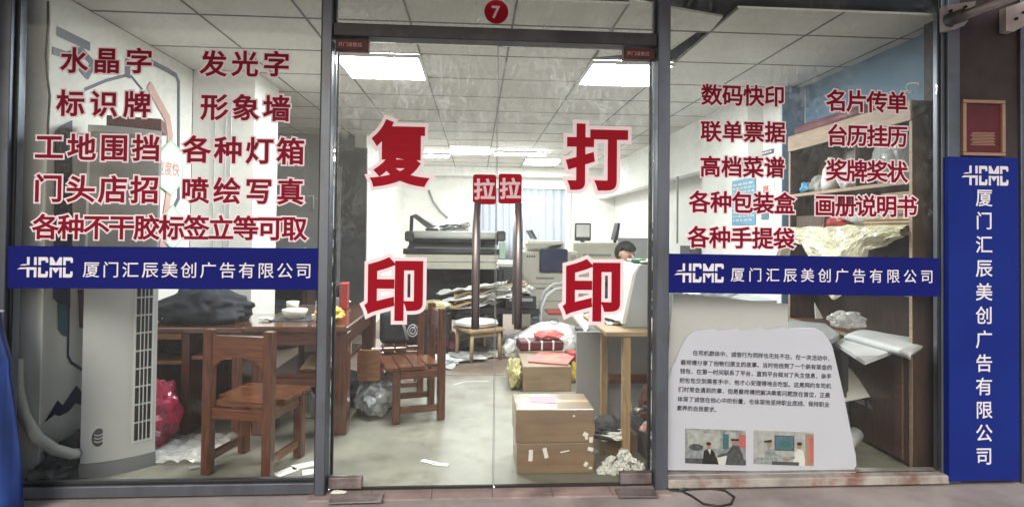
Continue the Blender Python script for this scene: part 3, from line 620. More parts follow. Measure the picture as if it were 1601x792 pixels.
# ---------------------------------------------------------------- tea table and side cabinet
t = thing('tea_table', 'long dark glossy wooden tea table with a lower shelf and tea things on it', 'table', (-1.15, 1.2, 0))
g = MB(); g.bx(-1.44, -.80, .74, 1.86, .652, .692, bev=.008); g.build('tabletop', 'table_wood', t)
for x0, y0 in ((-.90, .78), (-1.40, .78), (-.90, 1.72), (-1.40, 1.72)):
    g = MB(); g.bx(x0, x0+.095, y0, y0+.095, 0, .651, bev=.006); g.build('leg', 'wood_z', t)
g = MB(); g.bx(-1.30, -.902, .80, .825, .56, .651); g.bx(-1.30, -.902, 1.78, 1.80, .56, .651); g.bx(-.84, -.82, .877, 1.718, .56, .651); g.build('apron', 'wood_x', t)
g = MB(); g.bx(-1.304, -.902, .80, 1.78, .36, .385); g.bx(-1.304, -.902, .79, .815, .30, .358); g.build('lower_shelf', 'wood_x', t)
t = thing('side_cabinet', 'low dark wooden side cabinet with an open cubby left of the tea table', 'cabinet', (-1.8, 1.1, 0))
g = MB(); g.bx(-2.17, -1.455, .78, 1.42, .64, .678, bev=.007); g.build('top', 'table_wood', t)
for x0, x1 in ((-2.16, -2.10), (-1.84, -1.79), (-1.53, -1.465)):
    g = MB(); g.bx(x0, x1, .80, 1.40, 0, .639); g.build('side_panel', 'wood_z', t)
g = MB(); g.bx(-2.098, -1.842, .82, 1.40, .44, .465); g.bx(-1.788, -1.532, .82, 1.40, .47, .495); g.bx(-2.098, -1.842, .80, .815, .60, .639); g.build('shelf', 'orange_wood', t)
g = MB(); g.bx(-2.098, -1.532, 1.38, 1.395, .05, .639); g.build('back_panel', 'wood_x', t)
g = MB(); g.blob((-1.97, 1.05, .465), (.2, .25, .11), .3, 3, 4, 3); tag(g.build('dark_pouch', 'black'), 'black pouch stuffed in the open cubby of the side cabinet', 'pouch')
def fn(b, c, d, s): 
    for v in b: pass
g = MB()
bm = bmesh.new(); bmesh.ops.create_icosphere(bm, subdivisions=5, radius=1)
for v in bm.verts:
    p = v.co; k = 1+.16*noise.fractal(p*1.6+Vector((3, 1, 9)), 1, 2, 3)+.07*sin(p.x*13+4*noise.noise(p*2))*(.4+.6*abs(p.z))
    q = Vector((p.x*.32*k, p.y*.19*k, max(p.z, -.5)*.165*k)); q.z *= 1-.45*max(0, -p.x)*.6-.25*max(0, p.x)
    v.co = Vector((-1.83, 1.06, .68+.07))+q
    v.co.z = max(v.co.z, .679)
g.bm(bm, 0, True); tag(g.build('folded_jacket', 'jacket'), 'dark quilted jacket thrown on the side cabinet', 'jacket')
g = MB(); g.blob((-2.03, .95, .69), (.09, .06, .10), .3, 3, 6, 3, smooth=True); tag(g.build('white_cloth', 'white'), 'small white cloth tucked at the left end of the dark jacket', 'cloth')
def cup(x, y, z, r, h, label, m='ceramic', nm='tea_cup', cat='cup'):
    g = MB(); g.lathe((x, y, z), [(0.001, .001), (r*.62, .001), (r*.66, .008), (r*.9, h*.45), (r, h), (r*.94, h), (r*.82, h*.45), (r*.5, .012), (.001, .012)], 24); tag(g.build(nm, m), label, cat); 
TZ = .693
cup(-1.225, 1.06, TZ+.004, .085, .062, 'wide white ceramic bowl on the tea table', nm='bowl', cat='bowl')
g = MB(); g.bx(-1.36, -1.09, .95, 1.17, TZ, TZ+.004, bev=.001); tag(g.build('tea_tray', 'dark_grey'), 'dark flat tea tray under the white bowl', 'tray')
cup(-1.33, 1.35, TZ, .045, .085, 'tall square looking white cup behind the bowl on the tea table')
cup(-1.06, .97, TZ, .028, .045, 'tiny white tea cup at the right end of the tea tray')
g = MB(); g.lathe((-1.10, 1.32, TZ), [(.001, 0), (.055, 0), (.058, .01), (.058, .09), (.035, .12), (.035, .145), (.03, .145), (.03, .12), (.001, .118)], 20); tag(g.build('glass_jar', 'clear_film'), 'clear glass jar standing behind the bowl on the tea table', 'jar')
g = MB(); g.blob((-1.39, .98, TZ+.005), (.10, .06, .02), .5, 4, 8, 3); tag(g.build('crumpled_tissue', 'paper'), 'crumpled white tissue on the left edge of the tea tray', 'tissue')
g = MB(); g.blob((-.97, .98, TZ), (.19, .15, .10), .35, 3.5, 11, 4); tag(g.build('yellow_bag', 'yellow'), 'crumpled yellow bag at the right end of the tea table', 'bag')
def carton(name, label, cat, x0, x1, y0, y1, z0, z1, m='carton', tape=True, rot=0., group=None, bev=.006):
    cx, cy = (x0+x1)/2, (y0+y1)/2; t = thing(name, label, cat, (cx, cy, z0), group, rot)
    g = MB(); g.box((0, 0, (z1-z0)/2), (x1-x0, y1-y0, z1-z0), None, bev, seg=2); g.build('box_body', m, t, True)
    if tape:
        w, d, h = x1-x0, y1-y0, z1-z0; g = MB()
        g.box((0, 0, h+.0005), (w*.98, .05, .001), None, 0); 
        for s in (-1, 1): g.box((s*(w/2+.0005), 0, h-.03), (.001, .05, .06), None, 0)
        g.build('tape', 'tape', t, True)
    return t
carton('box', 'small grey box among clutter at the left end seen through the door', 'box', -1.20, -1.02, 1.55, 1.75, TZ, TZ+.09, 'mid_grey', False)
g = MB(); g.box((-1.02, 1.62, TZ+.1), (.06, .14, .20), RZ(.1), .004); tag(g.build('binder', 'red'), 'dark red binder standing upright on the tea table', 'binder')
for k, (x, y, z, c_) in enumerate(((-1.16, 1.52, .09, 'dark_grey'), (-1.09, 1.6, .13, 'black'))):
    g = MB(); g.lathe((x, y, TZ+.0905 if k < 1 else TZ+.0905), [(.001, 0), (.035, 0), (.035, z*.7), (.015, z*.85), (.015, z), (.001, z)], 14); tag(g.build('bottle', c_), ('squat dark bottle', 'taller black bottle')[k]+' on the grey box on the tea table', 'bottle')
g = MB()
for i in range(5): g.box((-1.15+.01*i, 1.77, TZ+.003+.008*i), (.20, .12, .006), RZ(.1*i), .001)
tag(g.build('paper_stack', 'paper'), 'uneven white paper stack at the back edge of the tea table', 'papers')
# under the table
g = MB(); g.lathe((-1.245, 1.12, 0), [(.001, .28), (.15, .28), (.165, .27), (.165, .255), (.12, .25)], 28); g.lathe((-1.245, 1.12, 0), [(.001, .285), (.135, .286), (.14, .281)], 28, 1)
for k in range(3): a = 2*pi*k/3; g.tube([(-1.245+.09*cos(a), 1.12+.09*sin(a), .25), (-1.245+.14*cos(a), 1.12+.14*sin(a), 0)], .016, 8)
tag(g.build('round_stool', ['mid_grey', 'navy']), 'round stool with dark navy seat under the tea table', 'stool')
g = MB(); g.sheet(lambda u, v: (-1.14+.26*u, .9+.24*v, .388+.006*sin(8*u)+.05*v), 6, 6, .003); tag(g.build('bamboo_tray', 'pale_wood_x'), 'yellow bamboo mat on the lower shelf of the tea table', 'mat')
carton('box', 'pale box on the lower shelf of the tea table', 'box', -1.0, -.91, 1.2, 1.4, .386, .47, 'light_grey', False)
carton('box', 'white box lying deep on the lower shelf of the tea table', 'box', -1.27, -1.08, 1.45, 1.7, .386, .47, 'white', False)
t = thing('chair_back_board', 'orange brown rounded wooden board standing by the tea table leg', 'board', (-.74, 1.15, .25))
g = MB(); q = rrect(-.815, -.655, .25, .465, 1.13, .022); g.prism(q, (0, .022, 0)); g.build('board', 'orange_wood', t)
g = MB(); g.bx(-.80, -.67, 1.153, 1.40, .25, .275); g.build('ledge', 'wood_x', t)
lump_late = True
# black bag with emblem on chair
t = thing('black_bag', 'black shoulder bag with round white emblem on the far wooden chair', 'bag', (-.60, 1.80, .39))
g = MB(); g.box((0, 0, .14), (.34, .16, .28), None, .05, seg=4); g.build('bag_body', 'cloth_dark', t, True)
g = MB()
for r in (.038, .022): g.tube([(.09+r*cos(2*pi*k/24), -.0825, .11+r*1.25*sin(2*pi*k/24)) for k in range(25)], .0035, 6)
g.tube([(.075, -.083, .09), (.095, -.083, .115), (.088, -.083, .12), (.108, -.083, .145)], .003, 6); g.build('emblem', 'vinyl_white', t, True)
g = MB(); g.tube([(-.1, -.03, .27), (-.08, -.05, .35), (.04, -.05, .36), (.09, -.03, .27)], .012, 8); g.tube([(0, -.085, .25), (.02, -.087, .15), (.05, -.087, .04)], .012, 8, 1); g.build('strap', ['cloth_dark', 'light_grey'], t, True)
t.rotation_euler.z = .15
# pink bag and film below the cabinet
t = thing('plastic_bag', 'shiny crimson plastic bag on the floor beside the air conditioner', 'bag', (-1.93, .62, 0))
g = MB(); g.blob((-1.9, .63, 0), (.26, .26, .44), .35, 3, 21, 4); g.build('bag_body', 'red_pink', t)
g = MB()
for a in ((-1.86, .49, .22), (-1.9, .49, .15), (-1.83, .5, .12)): g.box(a, (.06, .004, .03), RXYZ(.2, .3, .1), 0)
g.build('white_print', 'pink', t)
g = MB(); g.sheet(lambda u, v: (-1.86+.40*u, .34+.42*v, .012+.05*abs(noise.noise(Vector((u*5, v*5, 2))))), 20, 20, .002, smooth=False); tag(g.build('plastic_sheet', 'clear_film'), 'crumpled clear plastic sheet on the floor before the crimson bag', 'plastic sheet')
g = MB()
for x, y, r in ((-.93, .30, .5), (-.85, .22, .3), (-1.0, .22, .9)): g.box((x, y, .003), (.12, .07, .002), RZ(r), 0)
tag(g.build('paper_label', 'paper'), 'torn white printed labels on the floor at the left window corner', 'labels')
g = MB()
for x, y, r in ((-.25, .33, -.5), (-.18, .29, -.3)): g.box((x, y, .003), (.09, .035, .002), RZ(r), 0)
tag(g.build('paper_label', 'paper'), 'two white paper strips on the floor just inside the left door leaf', 'labels')
g = MB(); g.box((-1.45, .30, .01), (.16, .02, .012), RZ(.4), .004); tag(g.build('stick', 'hose'), 'short pale stick on the floor right of the air conditioner', 'stick')

# ---------------------------------------------------------------- air conditioner
a = Vector((-2.03, .18, 0)); b = Vector((-1.745, .345, 0)); ang = atan2(b.y-a.y, b.x-a.x); wd = (b-a).length
t = thing('air_conditioner', 'tall white floor standing air conditioner with a black louvre strip', 'air conditioner', tuple((a+b)/2), None, ang)
H = 1.835; hw = wd/2
def prof(z0, z1, off=0, x0=None, x1=None, n=40):
    q = []
    for k in range(n+1):
        u = -1+2*k/n; q.append((u*(hw+off), -.035*(1-u*u)-off))
    return q
def column(mb, z0, z1, off=0, mi=0, depth=.30):
    q = prof(z0, z1, off)+[(hw+off, depth+off), (-hw-off, depth+off)]; mb.prism([(x, y, z0) for x, y in q], (0, 0, z1-z0), mi)
g = MB(); column(g, .075, H); g.build('body', 'ac_white', t, True)
g = MB(); column(g, 0, .073, .004); g.build('base', 'ac_grey', t, True)
g = MB(); lx0, lx1 = hw-.098, hw-.026
def fy(x): u = x/hw; return -.035*(1-u*u)
z0, z1 = .16, 1.02
g.prism([(lx0-.01, fy(lx0-.01)-.004, z0-.012), (lx1+.01, fy(lx1+.01)-.004, z0-.012), (lx1+.01, fy(lx1+.01)-.004, z1+.012), (lx0-.01, fy(lx0-.01)-.004, z1+.012)], (0, .006, 0)); g.build('louvre_surround', 'white', t, True)
g = MB(); g.prism([(lx0, fy(lx0)-.006, z0), (lx1, fy(lx1)-.006, z0), (lx1, fy(lx1)-.006, z1), (lx0, fy(lx0)-.006, z1)], (0, .003, 0)); lv = g.build('louvre', 'black', t, True)
g = MB(); n = 9
for k in range(1, n): z = z0+(z1-z0)*k/n; g.prism([(lx0, fy(lx0)-.007, z-.004), (lx1, fy(lx1)-.007, z-.004), (lx1, fy(lx1)-.007, z+.004), (lx0, fy(lx0)-.007, z+.004)], (0, -.006, 0))
for k in (.28, .52, .76): x = lx0+(lx1-lx0)*k; g.bx(x-.0025, x+.0025, fy(x)-.016, fy(x)-.0135, z0, z1, bev=0)
g.build('louvre_grid', 'light_grey', t, True)
g = MB(); g.prism([(-.088+.040*cos(2*pi*k/24), fy(-.1)-.004, .205+.060*sin(2*pi*k/24)) for k in range(24)], (0, .006, 0)); bd = g.build('badge', 'ac_white', t, True)
g = MB(); g.prism([(-.088+.029*cos(2*pi*k/24), fy(-.1)-.0065, .205+.047*sin(2*pi*k/24)) for k in range(24)], (0, .002, 0)); g.build('badge_centre', 'dark_grey', t, True)
g = MB(); 
for k in range(3): g.tube([(-.106, fy(-.1)-.008, .188+.017*k), (-.088, fy(-.1)-.008, .18+.017*k), (-.07, fy(-.1)-.008, .188+.017*k)], .003, 6)
g.build('badge_mark', 'light_grey', t, True)
g = MB(); g.prism([(u_*hw*.93, -.035*(1-(u_*.93)**2)-.0025, 1.10) for u_ in [-1+2*k/14 for k in range(15)]]+[(hw*.93, .03, 1.10), (-hw*.93, .03, 1.10)], (0, 0, .70)); g.build('upper_front', 'ac_upper', t, True)  # upper front of the case, darker grey than the body below
g = MB(); x = hw*.45; g.bx(x-.0015, x+.0015, fy(x)-.0015, fy(x)+.004, 1.05, H-.02, bev=0); g.build('seam', 'ac_grey', t, True)
carton('maroon_box', 'dark maroon box lying on top of the air conditioner', 'box', -2.04, -1.78, .33, .48, H+.001, H+.075, 'maroon', False, ang*.6)
# ---------------------------------------------------------------- clutter at the far left
t = thing('storage_desk', 'dark cluttered desk against the far grey wall left of the dark panel', 'desk', (-2.6, 4.0, 0))
g = MB(); g.bx(-3.6, -1.85, 3.55, 4.35, .80, .84); g.build('desktop', 'cabinet_wood', t)
for x in (-3.55, -2.7, -1.93):
    g = MB(); g.bx(x, x+.06, 3.6, 4.3, 0, .799); g.build('leg_panel', 'cabinet_wood', t)
DZ = .841
lump_def = 1
def lump(name, label, cat, c, d, m, seed, amp=.35, sub=3, freq=3.): g = MB(); g.blob(c, d, amp, freq, seed, sub); return tag(g.build(name, m), label, cat)
carton('display_case', 'brown framed glass case on the far left desk', 'case', -2.78, -2.42, 3.6, 3.9, DZ, 1.18, 'shelf_wood', False)
lump('yellow_bag', 'yellow and white bag lying on the brown case at the far left desk', 'bag', (-2.42, 3.7, 1.181), (.62, .3, .16), 'yellow', 31)
lump('pink_cloth', 'pinkish cloth heaped on the far left desk behind the yellow bag', 'cloth', (-2.70, 4.05, DZ), (.5, .3, .42), 'pale_red', 32)
carton('box', 'grey box pile on the far left desk beside the door post', 'box', -2.25, -1.95, 3.6, 3.95, DZ, 1.02, 'mid_grey', False)
carton('box', 'white flat box on the far left desk, topmost beside the door post', 'box', -2.22, -1.96, 3.6, 3.9, 1.021, 1.10, 'light_grey', False, .1)
lump('red_cloth', 'dark red cloth hanging over the front of the far left desk', 'cloth', (-2.02, 3.56, .845), (.32, .16, .12), 'maroon', 33)
lump('dark_sacks', 'dark sacks piled under the far left desk', 'sacks', (-2.3, 3.5, 0), (.9, .4, .6), 'cloth_dark', 34)
t = thing('wall_shelf_bracket', 'thin white metal rack frame on the grey wall beside the door post', 'rack', (-2.1, 4.3, 1.2))
g = MB(); a, b, c = P(478, 306, 4.3), P(490, 306, 4.3), P(490, 326, 4.3); g.tube([a, b, c], .01, 6); g.tube([P(490, 310, 4.3), P(507, 311, 4.3)], .008, 6); g.build('rail', 'white', t)

lump('grey_sack', 'grey shiny plastic sack under the orange board beside the tea table leg', 'sack', (-.70, 1.26, 0), (.26, .4, .27), 'grey_film', 36, .3, 4)
lump('dark_sack', 'dark sack on the floor deep under the tea table', 'sack', (-1.0, 1.5, 0), (.4, .5, .26), 'cloth_dark', 37, .3, 4)
# ---------------------------------------------------------------- wide format printer
t = thing('wide_printer', 'wide format printer with rollers on a black stand behind the door handles', 'printer', (-.3, 4.3, 0))
YP = 4.2
def zr(px0, px1, y0, y1, Y=YP): a, b = P(px0, y1, Y), P(px1, y0, Y); return a.x, b.x, a.z, b.z
x0, x1, z0, z1 = zr(634, 785, 362, 374)
g = MB(); g.tube([(x0+.1, YP, (z0+z1)/2), (x1-.05, YP, (z0+z1)/2)], (z1-z0)/2, 14); g.build('media_roll', 'white', t)
g = MB(); g.tube([(x0+.05, YP-.05, z0-.02), (x1-.05, YP-.05, z0-.02)], .035, 12); g.build('feed_bar', 'black', t)
for a, b in ((634, 648), (776, 790)):
    xa, xb, za, zb = zr(a, b, 361, 377); g = MB(); g.bx(xa, xb, YP-.1, YP+.12, za, zb, bev=.02); g.build('end_cap', 'dark_grey', t)
g = MB(); g.prism([P(642, 377, YP-.05), P(650, 377, YP-.05), P(642, 392, YP-.05), (P(634, 392, YP-.05))], (0, .1, 0)); g.build('arm', 'black', t)
x0, x1, z0, z1 = zr(632, 785, 389, 397); g = MB(); g.tube([(x0, YP-.08, (z0+z1)/2), (x1, YP-.08, (z0+z1)/2)], .036, 12); g.build('take_up_roll', 'dark_grey', t)
x0, x1, z0, z1 = zr(636, 778, 398, 419); g = MB(); g.bx(x0, x1, YP-.16, YP+.25, (z0+z1)/2, z1, bev=.008); g.bx(x0+.05, x1-.02, YP-.15, YP+.2, z0, (z0+z1)/2-.002, bev=.008); g.build('tray', 'cream', t)
x0, x1, z0, z1 = zr(640, 775, 375, 388); g = MB(); g.bx(x0, x1, YP+.02, YP+.4, z0-.05, z1+.02, bev=.01); g.build('print_bed', 'mid_grey', t)
x0, x1, z0, z1 = zr(630, 790, 420, 500); 
for xx in (x0+.02, x1-.1):
    g = MB(); g.bx(xx, xx+.07, YP-.15, YP+.3, 0.02, z1, bev=.01); g.build('stand_leg', 'black', t)
g = MB(); g.bx(x0+.1, x1-.11, YP+.2, YP+.24, .2, z1, bev=.01); g.bx(x0+.1, x1-.11, YP-.05, YP+.19, .22, .26); g.build('stand_panel', 'black', t)
x0, x1, z0, z1 = zr(780, 800, 416, 470); g = MB(); g.bx(x0, x1+.1, YP-.1, YP+.2, .3, z1, bev=.01); g.build('side_box', 'dark_grey', t)
g = MB(); g.bx(*zr(780, 789, 378, 402)[:2], YP-.15, YP-.09, *zr(780, 789, 378, 404)[2:], bev=.006); tag(g.build('green_bottle', 'pale_green'), 'pale green bottle standing at the right end of the wide printer', 'bottle')
t = thing('laminator', 'grey tilted machine lid above the left end of the wide printer', 'machine', P(660, 360, 4.4))
g = MB(); g.prism([P(643, 337, 4.4), P(650, 334, 4.4), P(677, 352, 4.4), P(668, 357, 4.4)], (0, .7, 0)); g.build('lid', 'dark_grey', t)
g = MB(); g.prism([P(641, 337, 4.42), P(646, 337, 4.42), P(645, 361, 4.42), P(640, 361, 4.42)], (0, .06, 0)); g.prism([P(665, 357, 4.38), P(684, 357, 4.38), P(684, 362, 4.38), P(665, 362, 4.38)], (0, .2, 0)); g.build('post', 'black', t)
def paper_heap(name, label, cat, c, d, m, n, seed, tilt=.25):
    rnd = random.Random(seed); g = MB()
    for i in range(n):
        f = i/n; s_ = seed+i
        ra = rnd.uniform(-.6, .6); ox, oy = rnd.uniform(-.14, .14)*d[0], rnd.uniform(-.14, .14)*d[1]; kx, ky = rnd.uniform(.55, .95), rnd.uniform(.55, .95); amp = min(.07, .16*d[2]+.012); fr = rnd.uniform(2, 5)
        def fn(u, v, f=f, s_=s_, ra=ra, ox=ox, oy=oy, kx=kx, ky=ky, amp=amp, fr=fr):
            x, y = (u-.5)*d[0]*kx, (v-.5)*d[1]*ky
            return (c[0]+ox+x*cos(ra)-y*sin(ra), c[1]+oy+x*sin(ra)+y*cos(ra), max(c[2]+.004, c[2]+d[2]*f*.8+.012+amp*noise.fractal(Vector((u*fr+s_, v*fr, s_*.7)), 1, 2, 3)+tilt*d[2]*(u-.5)))
        g.sheet(fn, 12, 12, .003, mi=rnd.randrange(len(m)), smooth=False)
    return tag(g.build(name, m), label, cat)
a = P(708, 360, 4.55); paper_heap('paper_heap', 'rumpled white papers heaped behind the printer roller', 'papers', (a.x, 4.6, a.z-.02), (.46, .3, .14), ['paper', 'white', 'light_grey'], 5, 3)
# wall cable
g = MB(); g.tube([P(x, y, 7.9) for x, y in ((670, 297), (677, 315), (688, 330), (700, 341))], .022, 6); tag(g.build('wall_cable', 'mid_grey'), 'grey cable sagging along the far wall above the printer', 'cable')
g = MB(); 
for x in (620, 652): a, b = P(x, 400, 7.6), P(x, 290, 7.6); g.tube([(max(a.x, -1.37), 7.6, a.z), (max(a.x, -1.37), 7.6, b.z)], .02, 6)
# low dark table with paper pile
t = thing('low_bench', 'low black bench under the big sloping heap of papers', 'bench', (.0, 3.55, 0))
g = MB(); g.bx(-.42, .72, 3.4, 3.85, .40, .46); g.build('bench_top', 'black', t)
for x in (-.40, .1, .66):
    g = MB(); g.bx(x, x+.05, 3.42, 3.83, 0, .399); g.build('leg_panel', 'dark_grey', t)
paper_heap('paper_heap', 'big sloping heap of white and pinkish papers behind the small stool', 'papers', (.07, 3.62, .462), (.98, .4, .27), ['paper', 'pink', 'paper', 'pale_wood_x', 'white'], 11, 7, .55)
lump('yellow_package', 'pale yellow packages on the dark floor behind the wooden chair back', 'package', (-.42, 3.3, .45), (.36, .3, .12), 'pale_yellow', 41, .25)
carton('crate', 'black plastic crate under the yellow packages behind the wooden chair', 'crate', -.62, -.26, 3.1, 3.6, 0, .449, 'black', False)
lump('red_bag', 'dark red bag on the floor between the chair and the small stool', 'bag', (-.33, 3.2, .0), (.3, .25, .3), 'maroon', 43)
# small stool with white package
t = thing('small_stool', 'small pale wooden stool in the middle of the room', 'stool', (.04, 2.98, 0), None, radians(28))
g = MB(); g.box((0, 0, .315), (.40, .40, .035), None, .012, seg=3); g.build('seat', 'pale_wood_x', t, True)
for sx in (-1, 1):
    for sy in (-1, 1): g = MB(); g.tube([(sx*.155, sy*.155, .298), (sx*.165, sy*.165, 0)], .02, 10); g.build('leg', 'pale_wood', t, True)
for s in (-1, 1): g = MB(); g.box((0, s*.155, .272), (.29, .02, .045), None, .003); g.build('apron', 'pale_wood_x', t, True)
g = MB(); g.blob((.02, 2.96, .333), (.46, .30, .10), .16, 2.5, 47, 4, smooth=True); tag(g.build('white_package', 'bag_white'), 'soft white wrapped package lying on the small stool', 'package')
paper_heap('paper_litter', 'scattered white papers on the floor around the small stool', 'papers', (-.2, 2.95, 0), (.55, .4, .05), ['paper', 'light_grey'], 5, 12, .1)
paper_heap('paper_litter', 'small white paper litter on the floor right of the stool legs', 'papers', (.12, 3.15, 0), (.35, .4, .03), ['paper', 'white'], 3, 15, .1)
lump('crumpled_paper', 'crumpled pale paper ball on the floor right of the small stool', 'paper', (.40, 3.05, 0), (.22, .2, .20), 'paper', 48, .3)
g = MB(); g.box((.02, 2.42-.35, .002), (.22, .012, .002), RZ(.1), 0); g.box((-.12, 2.02, .002), (.15, .012, .002), RZ(.8), 0); tag(g.build('paper_strip', 'paper'), 'thin bent white paper strip on the floor right of the chair', 'paper strip')

t = thing('metal_chair', 'pale curved metal tube chair frame in front of the copier', 'chair', (.85, 3.5, 0))
g = MB(); pts = [P(x, y, 3.45) for x, y in ((845, 540), (845, 505), (847, 480), (855, 462), (868, 452), (884, 450))]; g.tube(pts, .018, 8); g.tube([p+Vector((.03, .38, .02)) for p in pts], .018, 8); g.build('tube_frame', 'light_grey', t)
g = MB(); a = pts[3]; g.bx(a.x+.02, a.x+.36, 3.47, 3.82, a.z-.22, a.z-.19, bev=.01); g.build('seat', 'red', t)
t = carton('old_printer', 'black desktop printer on the low bench right of the right handle', 'printer', .34, .68, 3.38, 3.72, .461, .60, 'black', False)
g = MB(); g.box((0, -.172, .10), (.26, .004, .035), None, .001); g.build('paper_slot', 'mid_grey', t, True)
paper_heap('paper_heap', 'white papers lying on the black desktop printer right of the handle', 'papers', (.51, 3.55, .602), (.34, .3, .10), ['paper', 'white'], 5, 61, .3)
for k, (x, z, c_, lab) in enumerate(((-.1, .42, 'white', 'white ream of paper on the black floor crate under the wide printer'), (.12, .3, 'carton', 'small brown carton under the wide printer'))):
    carton('box', lab, 'box', x-.12, x+.1, 3.95, 4.1, .0, z, c_, False)
paper_heap('paper_litter', 'white paper litter on the dark floor left of the small stool', 'papers', (-.42, 2.72, .004), (.5, .35, .06), ['paper', 'light_grey', 'white'], 7, 71, .1)
lump('cable_pile', 'tangle of dark cables on the floor behind the small stool', 'cables', (.05, 3.3, 0), (.5, .25, .16), 'dark_grey', 72, .6)
# ---------------------------------------------------------------- copier, desks, screens
t = thing('copier', 'cream office copier with a dark blue front panel', 'copier', (1.0, 4.9, 0)); YC = 4.6
x0, x1, z0, z1 = zr(815, 906, 392, 450, YC)
g = MB(); g.bx(x0, x1, YC, YC+.6, .05, z1-.01, bev=.02); g.build('body', 'cream', t)
xa, xb, za, zb = zr(843, 887, 389, 425, YC); g = MB(); g.bx(xa, xb, YC-.05, YC-.001, za, zb, bev=.02); g.build('front_panel', 'navy', t)
xa, xb, za, zb = zr(822, 882, 377, 391, YC+.05); g = MB(); g.bx(xa, xb, YC+.05, YC+.55, za, zb, bev=.03); g.build('lid', 'cream', t)
xa, xb, za, zb = zr(855, 880, 380, 387, YC+.02); g = MB(); g.prism([P(855, 387, YC), P(874, 387, YC), P(881, 381, YC), P(862, 384, YC)], (0, .03, 0)); g.build('control_slot', 'black', t)
for y0, y1 in ((429, 443), (445, 470)):
    xa, xb, za, zb = zr(818, 902, y0, y1, YC); g = MB(); g.bx(xa, xb, YC-.012, YC-.001, za, zb, bev=.004); d = g.build('drawer', 'cream', t)
    xa, xb, za, zb = zr(838, 866, y0+4, y0+7, YC); g = MB(); g.bx(xa, xb, YC-.016, YC-.0122, za, zb, bev=.001); g.build('handle_slot', 'mid_grey', d)
g = MB(); g.prism([P(829, 360, YC+.2), P(832, 359, YC+.2), P(840, 373, YC+.2), P(837, 374, YC+.2)], (0, .7, 0)); tag(g.build('slanted_panel', 'dark_grey'), 'thin dark control panel tilted above the left side of the copier', 'panel')
g = MB(); 
for k in range(4):
    xa, xb, za, zb = zr(824+3.5*k, 826+3.5*k, 399, 402, YC); g.bx(xa, xb, YC-.006, YC-.0005, za, zb, bev=.001)
g.build('button', 'dark_grey', bpy.data.objects['copier'])
xa, xb, za, zb = zr(892, 901, 398, 412, YC); g = MB()
for k in range(5): zz = za+(zb-za)*k/5; g.bx(xa, xb, YC-.006, YC-.0005, zz, zz+.008, bev=.001)
g.build('vent', 'dark_grey', bpy.data.objects['copier'])
t = thing('back_desk', 'white desk covered with papers right of the copier', 'desk', (2.0, 5.2, 0))
g = MB(); g.bx(1.33, 2.33, 4.7, 5.9, .84, .88); g.build('desktop', 'cream', t)
g = MB(); g.bx(1.34, 2.32, 4.74, 4.77, 0, .839); g.build('front_board', 'cream', t)
paper_heap('paper_heap', 'low heap of white papers on the desk right of the copier', 'papers', (1.72, 4.9, .882), (.62, .3, .06), ['paper', 'white', 'cream'], 4, 22, .1)
lump('white_bag', 'crumpled white bag on the far desk below the side turned screen', 'bag', (1.98, 5.15, .882), (.36, .25, .14), 'bag_white', 51, .35)
t = thing('monitor', 'square dark framed screen standing on the far desk right of the window', 'monitor', P(914, 377, 5.4))
a, b = P(898.5, 376.5, 5.4), P(924.5, 348.5, 5.4); g = MB(); g.bx(a.x, b.x, 5.4, 5.45, a.z, b.z, bev=.015); g.build('casing', 'dark_grey', t)
g = MB(); g.bx(a.x+.025, b.x-.025, 5.396, 5.3995, a.z+.06, b.z-.025, bev=0); g.build('screen', 'screen_glow', t)
g = MB(); g.bx((a.x+b.x)/2-.03, (a.x+b.x)/2+.03, 5.42, 5.46, .882, a.z+.01); g.build('stand', 'dark_grey', t)
t = thing('monitor', 'thin black screen seen from the side above the sitting person', 'monitor', P(965, 376, 5.0))
g = MB(); g.prism([P(960, 375, 5.0), P(966, 376, 5.0), P(970, 349, 5.0), P(967, 348, 5.0)], (0.02, .3, 0)); g.build('casing', 'black', t)
g = MB(); a = P(962, 376, 5.1); g.bx(a.x-.1, a.x+.04, 5.05, 5.25, .882, .895); g.bx(a.x-.02, a.x+.02, 5.1, 5.14, .896, a.z+.06); g.build('stand', 'black', t)
t = thing('partition_board', 'grey partition board behind the sitting person', 'partition', (2.2, 3.9, 0))
a, b = P(966, 430, 3.9), P(1013, 372, 3.9); g = MB(); g.bx(a.x, b.x, 3.9, 3.93, .3, b.z, bev=.006); g.build('panel', 'panel_grey', t)
for x in (a.x+.05, b.x-.09): g = MB(); g.bx(x, x+.04, 3.905, 3.925, 0, .299); g.build('leg', 'alu', t)
a, b = P(889, 402, 5.35), P(962, 379, 5.35); t = carton('office_machine', 'low cream office machine on the far desk below the square screen', 'machine', a.x, b.x, 5.0, 5.36, .882, b.z, 'cream', False, bev=.02)
g = MB(); g.box((0, -.1825, .12), (.4, .004, .03), None, .001); g.build('slot', 'mid_grey', t, True)
